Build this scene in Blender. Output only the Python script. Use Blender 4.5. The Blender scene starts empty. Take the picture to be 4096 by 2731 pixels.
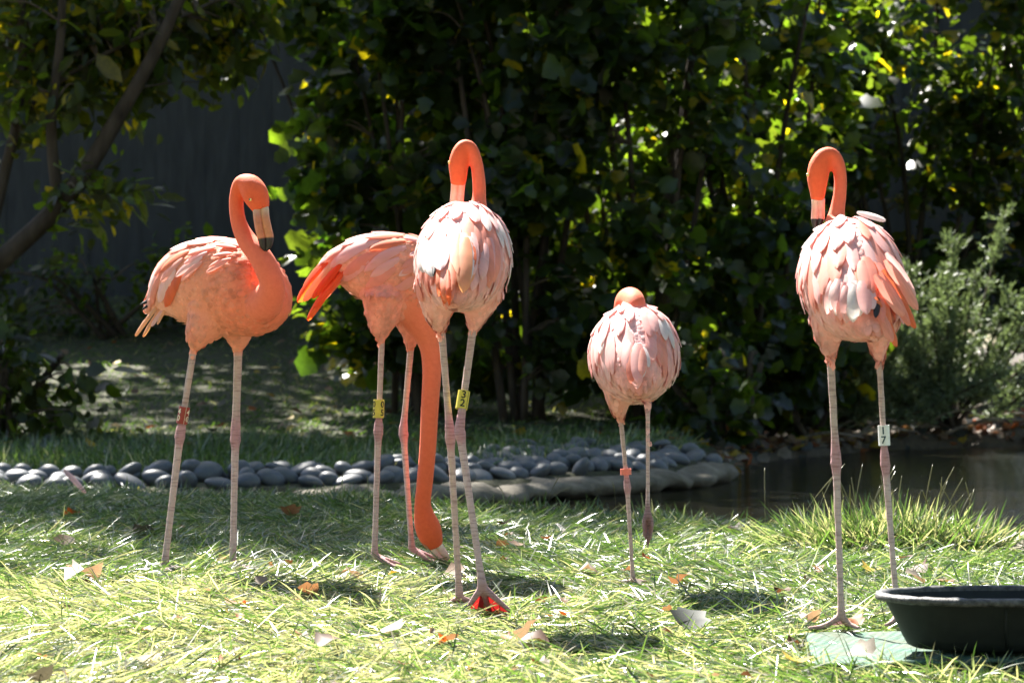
import bpy, math, random
import numpy as np
from mathutils import Vector, Matrix

random.seed(11)
rng = np.random.default_rng(11)
SC = bpy.context.scene
COL = SC.collection

# ------------------------------------------------------------------ camera
F, YH, H = 9600.0, 1382.0, 0.62          # focal length (photo px), horizon row, eye height (m)
cam_d = bpy.data.cameras.new('camera')
cam = bpy.data.objects.new('camera', cam_d)
COL.objects.link(cam)
cam.location = (0, 0, H)
cam.rotation_euler = (math.pi / 2, 0, 0)
cam_d.sensor_width = 36.0
cam_d.lens = F / 4096 * 36.0
cam_d.shift_y = (YH - 1365.5) / 4096
cam_d.clip_start, cam_d.clip_end = 0.1, 600
cam_d.dof.use_dof = True
cam_d.dof.focus_distance = 5.9
cam_d.dof.aperture_fstop = 7.5
SC.camera = cam

# ------------------------------------------------------------------ sky, sun, exposure
SUN = Vector((-0.47, 1.0, 1.27)).normalized()
elev = math.asin(SUN.z)
world = bpy.data.worlds.new('World')
SC.world = world
world.use_nodes = True
nt = world.node_tree
bg = nt.nodes['Background']
sky = nt.nodes.new('ShaderNodeTexSky')
sky.sky_type = 'NISHITA'
sky.sun_disc = False
sky.sun_elevation = elev
sky.sun_rotation = math.atan2(SUN.x, SUN.y)
nt.links.new(sky.outputs[0], bg.inputs[0])
bg.inputs[1].default_value = 0.05
sun_d = bpy.data.lights.new('sun', 'SUN')
sun_d.energy = 5.0
sun_d.angle = math.radians(0.53)
sun_d.color = (1.0, 0.95, 0.87)
sun = bpy.data.objects.new('sun', sun_d)
COL.objects.link(sun)
sun.location = SUN * 40
sun.rotation_euler = SUN.to_track_quat('Z', 'Y').to_euler()
SC.view_settings.view_transform = 'Standard'
SC.view_settings.look = 'None'
SC.view_settings.gamma = 1.0
SC.view_settings.exposure = 2.45
SC.render.engine = 'CYCLES'
SC.cycles.max_bounces = 8
SC.cycles.transparent_max_bounces = 8

# ------------------------------------------------------------------ helpers
def tag(o, label=None, cat=None, group=None, kind=None):
    if label: o['label'] = label
    if cat: o['category'] = cat
    if group: o['group'] = group
    if kind: o['kind'] = kind
    return o

def link(o, parent=None):
    COL.objects.link(o)
    if parent is not None:
        o.parent = parent
        o.matrix_parent_inverse = Matrix.Identity(4)
    return o

def empty(name, loc):
    o = bpy.data.objects.new(name, None)
    o.empty_display_size = 0.1
    o.location = loc
    COL.objects.link(o)
    return o

def np_mesh(name, verts, faces, cols=None, smooth=None):
    """faces: list of (n,k) int arrays"""
    me = bpy.data.meshes.new(name)
    verts = np.asarray(verts, np.float32)
    me.vertices.add(len(verts))
    me.vertices.foreach_set('co', verts.ravel())
    faces = [np.asarray(f, np.int32) for f in faces if len(f)]
    loops = np.concatenate([f.ravel() for f in faces])
    sizes = np.concatenate([np.full(len(f), f.shape[1], np.int32) for f in faces])
    starts = np.concatenate([[0], np.cumsum(sizes)[:-1]]).astype(np.int32)
    me.loops.add(len(loops))
    me.loops.foreach_set('vertex_index', loops)
    me.polygons.add(len(sizes))
    me.polygons.foreach_set('loop_start', starts)
    me.update(calc_edges=True)
    if cols is not None:
        cols = np.asarray(cols, np.float32)
        if cols.shape[1] == 3:
            cols = np.concatenate([cols, np.ones((len(cols), 1), np.float32)], 1)
        a = me.color_attributes.new('Col', 'FLOAT_COLOR', 'POINT')
        a.data.foreach_set('color', cols.ravel())
    if smooth is not None:
        me.polygons.foreach_set('use_smooth', np.full(len(sizes), bool(smooth)))
    return me

def obj(name, me, mat, parent=None, off=None):
    o = bpy.data.objects.new(name, me)
    if mat is not None and not me.materials:
        me.materials.append(mat)
    link(o, parent)
    return o

def local(verts, origin):
    return np.asarray(verts, np.float64) - np.asarray(origin, np.float64)[None]

def W(px, py, Y):
    return Vector(((px - 2048) / F * Y, Y, H - (py - YH) / F * Y))

def catmull(P, n):
    """P (m,k) -> resampled with n steps per span"""
    P = np.asarray(P, float)
    if len(P) < 3:
        t = np.linspace(0, 1, n + 1)[:, None]
        return P[0] * (1 - t) + P[-1] * t
    Q = np.vstack([2 * P[0] - P[1], P, 2 * P[-1] - P[-2]])
    out = []
    for i in range(1, len(Q) - 2):
        p0, p1, p2, p3 = Q[i - 1], Q[i], Q[i + 1], Q[i + 2]
        for t in np.linspace(0, 1, n, endpoint=False):
            out.append(.5 * ((2 * p1) + (-p0 + p2) * t + (2 * p0 - 5 * p1 + 4 * p2 - p3) * t * t + (-p0 + 3 * p1 - 3 * p2 + p3) * t ** 3))
    out.append(P[-1])
    return np.array(out)

def frames(C, up=(0, 0, 1)):
    C = np.asarray(C, float)
    T = np.gradient(C, axis=0)
    T /= np.linalg.norm(T, axis=1)[:, None] + 1e-12
    U = np.zeros_like(T)
    u = np.array(up, float)
    if abs(u @ T[0]) > .95:
        u = np.array((0, 1, 0.)) if abs(T[0][1]) < .9 else np.array((1., 0, 0))
    for i in range(len(C)):
        v = u - T[i] * (u @ T[i])
        v /= np.linalg.norm(v) + 1e-12
        U[i] = v
        u = v
    S = np.cross(T, U)
    return T, U, S

def tube(C, ru, rs=None, seg=8, up=(0, 0, 1), caps=True):
    C = np.asarray(C, float)
    ru = np.asarray(ru, float)
    rs = ru if rs is None else np.asarray(rs, float)
    T, U, S = frames(C, up)
    a = np.arange(seg) / seg * 2 * math.pi
    V = C[:, None] + U[:, None] * (np.cos(a)[None, :, None] * ru[:, None, None]) + S[:, None] * (np.sin(a)[None, :, None] * rs[:, None, None])
    V = V.reshape(-1, 3)
    m = len(C)
    i, j = np.meshgrid(np.arange(m - 1), np.arange(seg), indexing='ij')
    j2 = (j + 1) % seg
    Q = np.stack([i * seg + j, i * seg + j2, (i + 1) * seg + j2, (i + 1) * seg + j], -1).reshape(-1, 4)
    Tr = np.zeros((0, 3), int)
    if caps:
        n = len(V)
        V = np.vstack([V, C[:1], C[-1:]])
        k = np.arange(seg)
        k2 = (k + 1) % seg
        Tr = np.vstack([np.stack([np.full(seg, n), k2, k], -1), np.stack([np.full(seg, n + 1), (m - 1) * seg + k, (m - 1) * seg + k2], -1)])
    return V, Q, Tr

class Acc:
    """collects vert/face blocks"""
    def __init__(s): s.v, s.q, s.t, s.c, s.n = [], [], [], [], 0
    def add(s, V, Q=None, T=None, c=None):
        s.v.append(np.asarray(V, float))
        if Q is not None and len(Q): s.q.append(np.asarray(Q) + s.n)
        if T is not None and len(T): s.t.append(np.asarray(T) + s.n)
        if c is not None:
            c = np.asarray(c, float)
            s.c.append(np.tile(c, (len(V), 1)) if c.ndim == 1 else c)
        s.n += len(V)
    def mesh(s, name, origin=(0, 0, 0), smooth=True):
        V = local(np.vstack(s.v), origin)
        fs = []
        if s.q: fs.append(np.vstack(s.q))
        if s.t: fs.append(np.vstack(s.t))
        return np_mesh(name, V, fs, np.vstack(s.c) if s.c else None, smooth)

# ------------------------------------------------------------------ materials
def new_mat(name):
    m = bpy.data.materials.new(name)
    m.use_nodes = True
    return m, m.node_tree.nodes, m.node_tree.links

def ramp(nodes, stops):
    r = nodes.new('ShaderNodeValToRGB')
    e = r.color_ramp.elements
    while len(e) < len(stops): e.new(0.5)
    for el, (p, c) in zip(e, stops):
        el.position = p
        el.color = tuple(c) + (1,) if len(c) == 3 else c
    return r

def noise(nodes, links, scale, detail=4, rough=.55, coord='Object', stretch=None):
    tc = nodes.new('ShaderNodeTexCoord')
    n = nodes.new('ShaderNodeTexNoise')
    n.inputs['Scale'].default_value = scale
    n.inputs['Detail'].default_value = detail
    n.inputs['Roughness'].default_value = rough
    src = tc.outputs[coord]
    if stretch:
        mp = nodes.new('ShaderNodeMapping')
        mp.inputs['Scale'].default_value = stretch
        links.new(src, mp.inputs[0]); src = mp.outputs[0]
    links.new(src, n.inputs['Vector'])
    return n

def mat_noise(name, stops, scale, rough=.8, spec=.3, bump=0.3, bdist=.01, detail=5, stretch=None, metal=0):
    m, N, L = new_mat(name)
    b = N['Principled BSDF']
    n = noise(N, L, scale, detail, .6, 'Object', stretch)
    r = ramp(N, stops)
    L.new(n.outputs['Fac'], r.inputs[0]); L.new(r.outputs[0], b.inputs['Base Color'])
    b.inputs['Roughness'].default_value = rough
    b.inputs['Specular IOR Level'].default_value = spec
    if bump:
        bp = N.new('ShaderNodeBump')
        bp.inputs['Strength'].default_value = bump
        bp.inputs['Distance'].default_value = bdist
        L.new(n.outputs['Fac'], bp.inputs['Height']); L.new(bp.outputs[0], b.inputs['Normal'])
    return m

def mat_leaf(name, trans, gloss=.35, spec=.5, tint=(1, 1, 1), tmul=(2.6, 3.0, .7), vein=True):
    """thin sheet: colour from the Col attribute; transmitted light more yellow than reflected light"""
    m, N, L = new_mat(name)
    b = N['Principled BSDF']
    at = N.new('ShaderNodeAttribute'); at.attribute_name = 'Col'
    mul = N.new('ShaderNodeMixRGB'); mul.blend_type = 'MULTIPLY'; mul.inputs[0].default_value = 1
    n = noise(N, L, 30, 3)
    r = ramp(N, [(.3, (.75, .75, .75)), (.7, (1.15, 1.15, 1.15))])
    L.new(n.outputs['Fac'], r.inputs[0])
    L.new(at.outputs['Color'], mul.inputs[1]); L.new(r.outputs[0], mul.inputs[2])
    L.new(mul.outputs[0], b.inputs['Base Color'])
    b.inputs['Roughness'].default_value = gloss
    b.inputs['Specular IOR Level'].default_value = spec
    t = N.new('ShaderNodeBsdfTranslucent')
    tm = N.new('ShaderNodeMixRGB'); tm.blend_type = 'MULTIPLY'; tm.inputs[0].default_value = 1
    tm.inputs[2].default_value = (*tmul, 1)
    L.new(mul.outputs[0], tm.inputs[1]); L.new(tm.outputs[0], t.inputs[0])
    mx = N.new('ShaderNodeMixShader'); mx.inputs[0].default_value = trans
    L.new(b.outputs[0], mx.inputs[1]); L.new(t.outputs[0], mx.inputs[2])
    L.new(mx.outputs[0], N['Material Output'].inputs[0])
    return m

M_leaf = mat_leaf('shrub_leaf', .48, .34, .5, tmul=(10.0, 9.4, .9))
M_grass = mat_leaf('grass_blade', .38, .28, 1.0, tmul=(1.75, 1.9, .9))
M_far_grass = mat_leaf('far_grass_blade', .40, .5, .3, tmul=(1.9, 2.1, .6))
M_litter = mat_leaf('dry_leaf', .3, .6, .35, tmul=(1.5, 1.1, .7))
M_needle = mat_leaf('juniper_needle', .25, .5, .4, tmul=(1.4, 1.5, .8))
M_bark = mat_noise('bark', [(.3, (.025, .019, .014)), (.7, (.075, .058, .045))], 14, .9, .2, .8, .01, 8, (1, 1, .25))
M_twig = mat_noise('twig', [(.3, (.05, .035, .025)), (.7, (.14, .105, .08))], 20, .8, .3, .3, .004)
M_stone = mat_noise('river_stone', [(.2, (.042, .048, .057)), (.75, (.105, .114, .128))], 11, .5, .5, .25, .002, 8)
M_coping = mat_noise('concrete_edge', [(.25, (.055, .048, .035)), (.5, (.14, .123, .095)), (.8, (.25, .22, .17))], 9, .85, .3, .8, .02, 9)
M_rock = mat_noise('pale_rock', [(.25, (.28, .24, .19)), (.7, (.5, .45, .38))], 9, .9, .25, 1, .03, 9)
M_board = mat_noise('weathered_board', [(.2, (.026, .028, .031)), (.8, (.066, .069, .074))], 5, .85, .25, .5, .006, 8, (9, 9, .5))

# each board takes its own stretch of grain
_N, _L = M_board.node_tree.nodes, M_board.node_tree.links
_geo = _N.new('ShaderNodeNewGeometry')
for _n in _N:
    if _n.type == 'MAPPING':
        _L.new(_geo.outputs['Position'], _n.inputs[0]); _n.inputs['Scale'].default_value = (2.3, 1, .35)
# ground: colour attribute broken up by noise
M_ground, N, L = new_mat('ground_soil')
b = N['Principled BSDF']
at = N.new('ShaderNodeAttribute'); at.attribute_name = 'Col'
n1 = noise(N, L, 26, 8, .7); r1 = ramp(N, [(.25, (.45, .45, .42)), (.75, (1.35, 1.3, 1.2))])
L.new(n1.outputs['Fac'], r1.inputs[0])
mu = N.new('ShaderNodeMixRGB'); mu.blend_type = 'MULTIPLY'; mu.inputs[0].default_value = 1
L.new(at.outputs['Color'], mu.inputs[1]); L.new(r1.outputs[0], mu.inputs[2]); L.new(mu.outputs[0], b.inputs['Base Color'])
b.inputs['Roughness'].default_value = .95
bp = N.new('ShaderNodeBump'); bp.inputs['Strength'].default_value = .8; bp.inputs['Distance'].default_value = .02
L.new(n1.outputs['Fac'], bp.inputs['Height']); L.new(bp.outputs[0], b.inputs['Normal'])

# water
M_water, N, L = new_mat('pond_water')
b = N['Principled BSDF']
b.inputs['Base Color'].default_value = (.007, .0065, .0045, 1)
b.inputs['Roughness'].default_value = .06
b.inputs['IOR'].default_value = 1.33
n1 = noise(N, L, 5, 3, .5, 'Object', (1.0, 3.2, 1))
n2 = noise(N, L, 22, 2, .5, 'Object', (1.0, 3.0, 1))
ad = N.new('ShaderNodeMath'); ad.operation = 'MULTIPLY_ADD'; ad.inputs[1].default_value = .25
L.new(n2.outputs['Fac'], ad.inputs[0]); L.new(n1.outputs['Fac'], ad.inputs[2])
bp = N.new('ShaderNodeBump'); bp.inputs['Strength'].default_value = .4; bp.inputs['Distance'].default_value = .05
L.new(ad.outputs[0], bp.inputs['Height']); L.new(bp.outputs[0], b.inputs['Normal'])

# plumage and skin of the birds: Col rgb, alpha = bare leg
M_bird, N, L = new_mat('flamingo_plumage')
b = N['Principled BSDF']
at = N.new('ShaderNodeAttribute'); at.attribute_name = 'Col'
n1 = noise(N, L, 75, 6, .75); r1 = ramp(N, [(.3, (.93, .86, .84)), (.7, (1.05, 1.10, 1.12))])
L.new(n1.outputs['Fac'], r1.inputs[0])
mu = N.new('ShaderNodeMixRGB'); mu.blend_type = 'MULTIPLY'; mu.inputs[0].default_value = 1
L.new(at.outputs['Color'], mu.inputs[1]); L.new(r1.outputs[0], mu.inputs[2])
# scutes on the bare legs
tc = N.new('ShaderNodeTexCoord')
wv = noise(N, L, 26, 3, .6, 'Object', (1, 1, 9))
rw = ramp(N, [(.36, (.66, .62, .64)), (.5, (1, 1, 1))])
L.new(wv.outputs['Fac'], rw.inputs[0])
m2 = N.new('ShaderNodeMixRGB'); m2.blend_type = 'MULTIPLY'
L.new(at.outputs['Alpha'], m2.inputs[0]); L.new(mu.outputs[0], m2.inputs[1]); L.new(rw.outputs[0], m2.inputs[2])
L.new(m2.outputs[0], b.inputs['Base Color'])
b.inputs['Roughness'].default_value = .72
b.inputs['Specular IOR Level'].default_value = .3
b.inputs['Sheen Weight'].default_value = .08
b.inputs['Sheen Tint'].default_value = (1, .7, .55, 1)
n3 = noise(N, L, 260, 4, .7)
bp = N.new('ShaderNodeBump'); bp.inputs['Strength'].default_value = .35; bp.inputs['Distance'].default_value = .004
L.new(n3.outputs['Fac'], bp.inputs['Height']); L.new(bp.outputs[0], b.inputs['Normal'])

def mat_feather(name, c0, c1, trans=.3, tcol=None):
    m, N, L = new_mat(name)
    b = N['Principled BSDF']
    oi = N.new('ShaderNodeObjectInfo')
    mx0 = N.new('ShaderNodeMixRGB'); mx0.inputs[1].default_value = (*c0, 1); mx0.inputs[2].default_value = (*c1, 1)
    L.new(oi.outputs['Random'], mx0.inputs[0])
    n = noise(N, L, 3, 4, .6, 'Object', (1, 14, 1))
    r = ramp(N, [(.3, (.82, .8, .8)), (.7, (1.08, 1.08, 1.08))])
    L.new(n.outputs['Fac'], r.inputs[0])
    mu = N.new('ShaderNodeMixRGB'); mu.blend_type = 'MULTIPLY'; mu.inputs[0].default_value = 1
    L.new(mx0.outputs[0], mu.inputs[1]); L.new(r.outputs[0], mu.inputs[2])
    L.new(mu.outputs[0], b.inputs['Base Color'])
    b.inputs['Roughness'].default_value = .6
    b.inputs['Specular IOR Level'].default_value = .3
    t = N.new('ShaderNodeBsdfTranslucent')
    if tcol: t.inputs[0].default_value = (*tcol, 1)
    else: L.new(mu.outputs[0], t.inputs[0])
    ms = N.new('ShaderNodeMixShader'); ms.inputs[0].default_value = trans
    L.new(b.outputs[0], ms.inputs[1]); L.new(t.outputs[0], ms.inputs[2]); L.new(ms.outputs[0], N['Material Output'].inputs[0])
    return m

M_fea_pale = mat_feather('feather_pale_pink', (.88, .45, .41), (.90, .60, .57))
M_fea_salmon = mat_feather('feather_salmon', (.85, .29, .20), (.88, .42, .34))
M_fea_orange = mat_feather('feather_orange', (.80, .15, .05), (.84, .26, .13))
M_fea_red = mat_feather('feather_red', (.80, .07, .02), (.85, .16, .05), .5, (.95, .16, .02))
M_fea_tail = mat_feather('feather_tail', (.85, .40, .22), (.90, .55, .35), .45, (.95, .45, .15))
M_fea_black = mat_feather('feather_black', (.012, .011, .012), (.02, .018, .018), .05)
M_fea_white = mat_feather('feather_white', (.80, .74, .70), (.86, .80, .77), .35)
M_web_dull = mat_feather('dull_foot_web', (.30, .16, .17), (.33, .18, .18), .15)
M_web = mat_feather('foot_web', (.20, .05, .05), (.24, .06, .06), .24, (.5, .02, .02))

def mat_plain(name, col, rough=.5, spec=.4):
    m, N, L = new_mat(name)
    b = N['Principled BSDF']
    n = noise(N, L, 90, 3)
    r = ramp(N, [(.3, tuple(c * .85 for c in col)), (.7, tuple(min(1, c * 1.1) for c in col))])
    L.new(n.outputs['Fac'], r.inputs[0]); L.new(r.outputs[0], b.inputs['Base Color'])
    b.inputs['Roughness'].default_value = rough
    b.inputs['Specular IOR Level'].default_value = spec
    return m

M_beak, N, L = new_mat('beak')
b = N['Principled BSDF']
at = N.new('ShaderNodeAttribute'); at.attribute_name = 'Col'
n1 = noise(N, L, 70, 4); r1 = ramp(N, [(.3, (.85, .85, .85)), (.7, (1.1, 1.1, 1.1))])
L.new(n1.outputs['Fac'], r1.inputs[0])
mu = N.new('ShaderNodeMixRGB'); mu.blend_type = 'MULTIPLY'; mu.inputs[0].default_value = 1
L.new(at.outputs['Color'], mu.inputs[1]); L.new(r1.outputs[0], mu.inputs[2]); L.new(mu.outputs[0], b.inputs['Base Color'])
b.inputs['Roughness'].default_value = .42
M_eye = mat_plain('eye_yellow', (.75, .62, .2), .2, .6)
M_pupil = mat_plain('eye_pupil', (.01, .01, .01), .15, .6)
M_band = {'red': mat_plain('band_red', (.30, .035, .022), .4), 'yellow': mat_plain('band_yellow', (.62, .53, .07), .4),
          'white': mat_plain('band_white', (.78, .79, .78), .4), 'pink': mat_plain('band_pink', (.85, .22, .16), .4)}
M_ink = {'black': mat_plain('ink_black', (.01, .011, .012), .5), 'cream': mat_plain('ink_cream', (.78, .72, .55), .5), 'teal': mat_plain('ink_teal', (.012, .05, .07), .5)}

# ------------------------------------------------------------------ terrain
def pl(px, Y): return ((px - 2048) / F * Y, Y)
TIP = pl(330, 10.7)
near_pts = np.array([TIP, pl(700, 10.0), pl(1400, 9.6), pl(2000, 9.3), pl(2600, 8.75), pl(3200, 7.9), pl(3700, 7.65), pl(4096, 7.6), (4.0, 7.2), (12, 7.0)])
far_pts = np.array([TIP, (-1.70, 11.25), pl(1300, 11.5), pl(1900, 11.9), pl(2600, 13.0), pl(2880, 14.0), pl(3050, 16.2), pl(3500, 18.0), pl(4096, 18.8), (12, 19.5)])
WATER_Z = -0.165

def bumps(x, y):
    return (.010 * np.sin(2.1 * x + .7) * np.cos(1.7 * y + .3) + .007 * np.sin(5.3 * x + 1.9 * y) + .005 * np.sin(9.1 * y - 4.7 * x + 1.1))

def pond_depth(x, y):
    yn = np.interp(x, near_pts[:, 0], near_pts[:, 1], left=99)
    yf = np.interp(x, far_pts[:, 0], far_pts[:, 1], left=-99)
    d = np.minimum(y - yn, yf - y)
    return np.where(x < TIP[0], -1.0, d)

def ground_z(x, y):
    x = np.asarray(x, float); y = np.asarray(y, float)
    base = bumps(x, y)
    rise = .0102 * np.clip(y - 14, 0, 10.5) ** 2 * (1 - .62 * np.clip((x - 1.2) / .8, 0, 1))
    wr = np.clip((x - 1.0) / .6, 0, 1)
    base = base - .05 * (1 - wr) * np.clip((y - 9.8) / 1.2, 0, 1) * np.clip((15 - y) / 1.5, 0, 1) - wr * .15 * np.clip((y - 13) / 1.2, 0, 1) * np.clip((21.5 - y) / 3, 0, 1)
    base = base + np.where((x > 1.2) & (y > 14.5), .025 * np.sin(7 * x + 3 * np.sin(4 * y)) * np.sin(6.3 * y + 2 * x), 0)
    base = base + np.where(y > 12, np.minimum(rise, 1.15), 0)
    d = pond_depth(x, y)
    k = np.clip((d + .08) / .30, 0, 1)
    k = k * k * (3 - 2 * k)
    return base * (1 - k) + k * (-.45)

xs = np.concatenate([np.linspace(-90, -7, 14)[:-1], np.arange(-7, 8.01, .07), np.linspace(8, 90, 14)[1:]])
ys = np.concatenate([np.linspace(-30, 3.6, 10)[:-1], np.arange(3.6, 27, .07), np.linspace(27, 250, 14)])
GX, GY = np.meshgrid(xs, ys, indexing='ij')
GZ = ground_z(GX, GY)
V = np.stack([GX, GY, GZ], -1).reshape(-1, 3)
nx, ny = len(xs), len(ys)
i, j = np.meshgrid(np.arange(nx - 1), np.arange(ny - 1), indexing='ij')
Q = np.stack([i * ny + j, (i + 1) * ny + j, (i + 1) * ny + j + 1, i * ny + j + 1], -1).reshape(-1, 4)
gc = np.zeros((len(V), 3))
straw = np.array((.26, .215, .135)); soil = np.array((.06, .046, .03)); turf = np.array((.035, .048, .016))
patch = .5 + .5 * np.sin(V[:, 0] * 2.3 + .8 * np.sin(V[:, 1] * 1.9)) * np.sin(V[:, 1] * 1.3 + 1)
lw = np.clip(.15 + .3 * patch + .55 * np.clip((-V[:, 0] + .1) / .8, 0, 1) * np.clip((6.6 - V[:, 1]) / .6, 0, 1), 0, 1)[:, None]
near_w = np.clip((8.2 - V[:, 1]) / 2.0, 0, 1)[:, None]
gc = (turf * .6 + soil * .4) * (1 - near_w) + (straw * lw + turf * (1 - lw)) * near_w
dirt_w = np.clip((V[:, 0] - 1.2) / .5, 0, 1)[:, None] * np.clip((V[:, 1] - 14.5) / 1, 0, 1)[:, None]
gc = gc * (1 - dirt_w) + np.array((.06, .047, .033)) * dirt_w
deep = (pond_depth(V[:, 0], V[:, 1]) > .05)[:, None]
gc = np.where(deep, np.array((.03, .026, .018)), gc)
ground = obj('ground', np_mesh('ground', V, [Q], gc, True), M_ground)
tag(ground, 'grassy bank and lawn around the pond', kind='structure')

wv_, wq_ = np.array([(-2.6, 6.8, WATER_Z), (12, 6.8, WATER_Z), (12, 20, WATER_Z), (-2.6, 20, WATER_Z)]), np.array([[0, 1, 2, 3]])
tag(obj('water', np_mesh('water', wv_, [wq_]), M_water), 'dark still pond water', kind='structure')

# concrete rim along the far shore
rim = catmull(np.array([(-1.88, 10.9), *far_pts[1:6]]), 14)
C = np.column_stack([rim[:, 0], rim[:, 1] + .05, np.full(len(rim), -.125)])
C[:, 2] += .012 * np.sin(np.arange(len(C)) * .7) + .008 * rng.normal(size=len(C))
A = Acc()
Vr, Qr, Tr = tube(C, .055 + .008 * np.sin(np.arange(len(C)) * .5), .15 + .02 * np.sin(np.arange(len(C)) * .33), 14)
Vr += rng.normal(scale=.005, size=Vr.shape) + .014 * np.stack([np.sin(Vr[:, 0] * 23 + Vr[:, 1] * 9), np.sin(Vr[:, 0] * 17), np.sin(Vr[:, 0] * 13 + 1) * np.sin(Vr[:, 1] * 21)], 1)
A.add(Vr, Qr, Tr)
tag(obj('pond_edge', A.mesh('pond_edge'), M_coping), 'low concrete rim along the far pond edge', kind='structure')

# ------------------------------------------------------------------ wooden wall behind
fence = empty('board_fence', (0, 24.6, 1.0))
tag(fence, 'tall weathered grey board fence behind the shrubs', 'fence')
bw = .17
V0 = np.array([(sx * bw / 2, sy * .011, z) for z in (0, 4.6) for (sx, sy) in ((-1, -1), (1, -1), (1, 1), (-1, 1))])
board_me = np_mesh('board', V0, [np.array([[0, 1, 5, 4], [1, 2, 6, 5], [2, 3, 7, 6], [3, 0, 4, 7], [4, 5, 6, 7], [3, 2, 1, 0]])], None, False)
board_me.materials.append(M_board)
for k in range(176):
    o = bpy.data.objects.new('board', board_me)
    o.location = (-17 + k * bw, rng.uniform(-.005, .005), -.15 + rng.normal() * .02)
    link(o, fence)
for z in (.5, 2.3, 4.1):
    Vr, Qr, Tr = tube([(-17, .06, z), (12.9, .06, z)], [.05, .05], [.03, .03], 4)
    A = Acc(); A.add(Vr, Qr, Tr)
    obj('rail', A.mesh('rail', smooth=False), M_board, fence)

# ------------------------------------------------------------------ leaves, blades
def blades(P, D, L, w, bend, cols, zmin=None, seg3=True):
    N_ = len(P)
    P = np.asarray(P, float); D = np.asarray(D, float)
    D = D / np.linalg.norm(D, axis=1)[:, None]
    rnd = rng.normal(size=(N_, 3))
    S = np.cross(D, rnd); S /= np.linalg.norm(S, axis=1)[:, None] + 1e-9
    ts = (0, .4, .75, 1.0); ws = (.8, 1.0, .7, 0)
    out = np.zeros((N_, 7, 3))
    for k, (t, ww) in enumerate(zip(ts, ws)):
        c = P + D * (L * t)[:, None]
        c[:, 2] -= bend * L * t * t
        if zmin is not None:
            c[:, 2] = np.maximum(c[:, 2], zmin + .003 + .012 * rng.random(N_) * (t > 0))
        if k < 3:
            out[:, 2 * k] = c - S * (w * ww * .5)[:, None]
            out[:, 2 * k + 1] = c + S * (w * ww * .5)[:, None]
        else:
            out[:, 6] = c
    base = (np.arange(N_) * 7)[:, None]
    Q = np.concatenate([base + np.array([[0, 1, 3, 2]]), base + np.array([[2, 3, 5, 4]])])
    T = base + np.array([[4, 5, 6]])
    return out.reshape(-1, 3), Q, T, np.repeat(cols, 7, axis=0)

LEAF_V = np.array([(0, 0, 0), (.4, 0, 0), (.75, 0, -.03), (1, 0, -.1),
                   (.10, .26, .05), (.30, .50, .10), (.50, .34, .05), (.74, .36, .02),
                   (.10, -.26, .05), (.30, -.50, .10), (.50, -.34, .05), (.74, -.36, .02)])
LEAF_T = np.array([(0, 1, 4), (1, 5, 4), (1, 6, 5), (1, 2, 6), (2, 7, 6), (2, 3, 7),
                   (0, 8, 1), (1, 8, 9), (1, 9, 10), (1, 10, 2), (2, 10, 11), (2, 11, 3)])
OVAL_V = np.array([(0, 0, 0), (.5, 0, 0), (1, 0, -.06), (.22, .27, .05), (.62, .27, .03), (.22, -.27, .05), (.62, -.27, .03)])
OVAL_T = np.array([(0, 1, 3), (1, 4, 3), (1, 2, 4), (0, 5, 1), (1, 5, 6), (1, 6, 2)])
SLIM_V = OVAL_V * np.array((1, .62, 1))

def norm(a): return a / (np.linalg.norm(a, axis=-1, keepdims=True) + 1e-9)

def leaf_frames(d, n):
    d = norm(d); n = n - d * np.sum(d * n, -1, keepdims=True); n = norm(n)
    s = np.cross(n, d)
    return np.stack([d, s, n], -1)          # columns

def leaves(P, R, size, cols, TV, TT):
    V = np.einsum('nij,kj->nki', R, TV) * size[:, None, None] + P[:, None]
    k = len(TV)
    T = (np.arange(len(P)) * k)[:, None, None] + TT[None]
    return V.reshape(-1, 3), T.reshape(-1, 3), np.repeat(cols, k, axis=0)

def leaf_cols(n, base=(.042, .078, .022), yellow=.06):
    c = np.array(base)[None] * np.exp(rng.normal(scale=.25, size=(n, 1))) * (1 + rng.normal(scale=.08, size=(n, 3)))
    y = rng.random(n) < yellow
    c[y] = np.array((.13, .11, .018)) * np.exp(rng.normal(scale=.2, size=(y.sum(), 1)))
    return np.clip(c, .004, .5)

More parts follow.
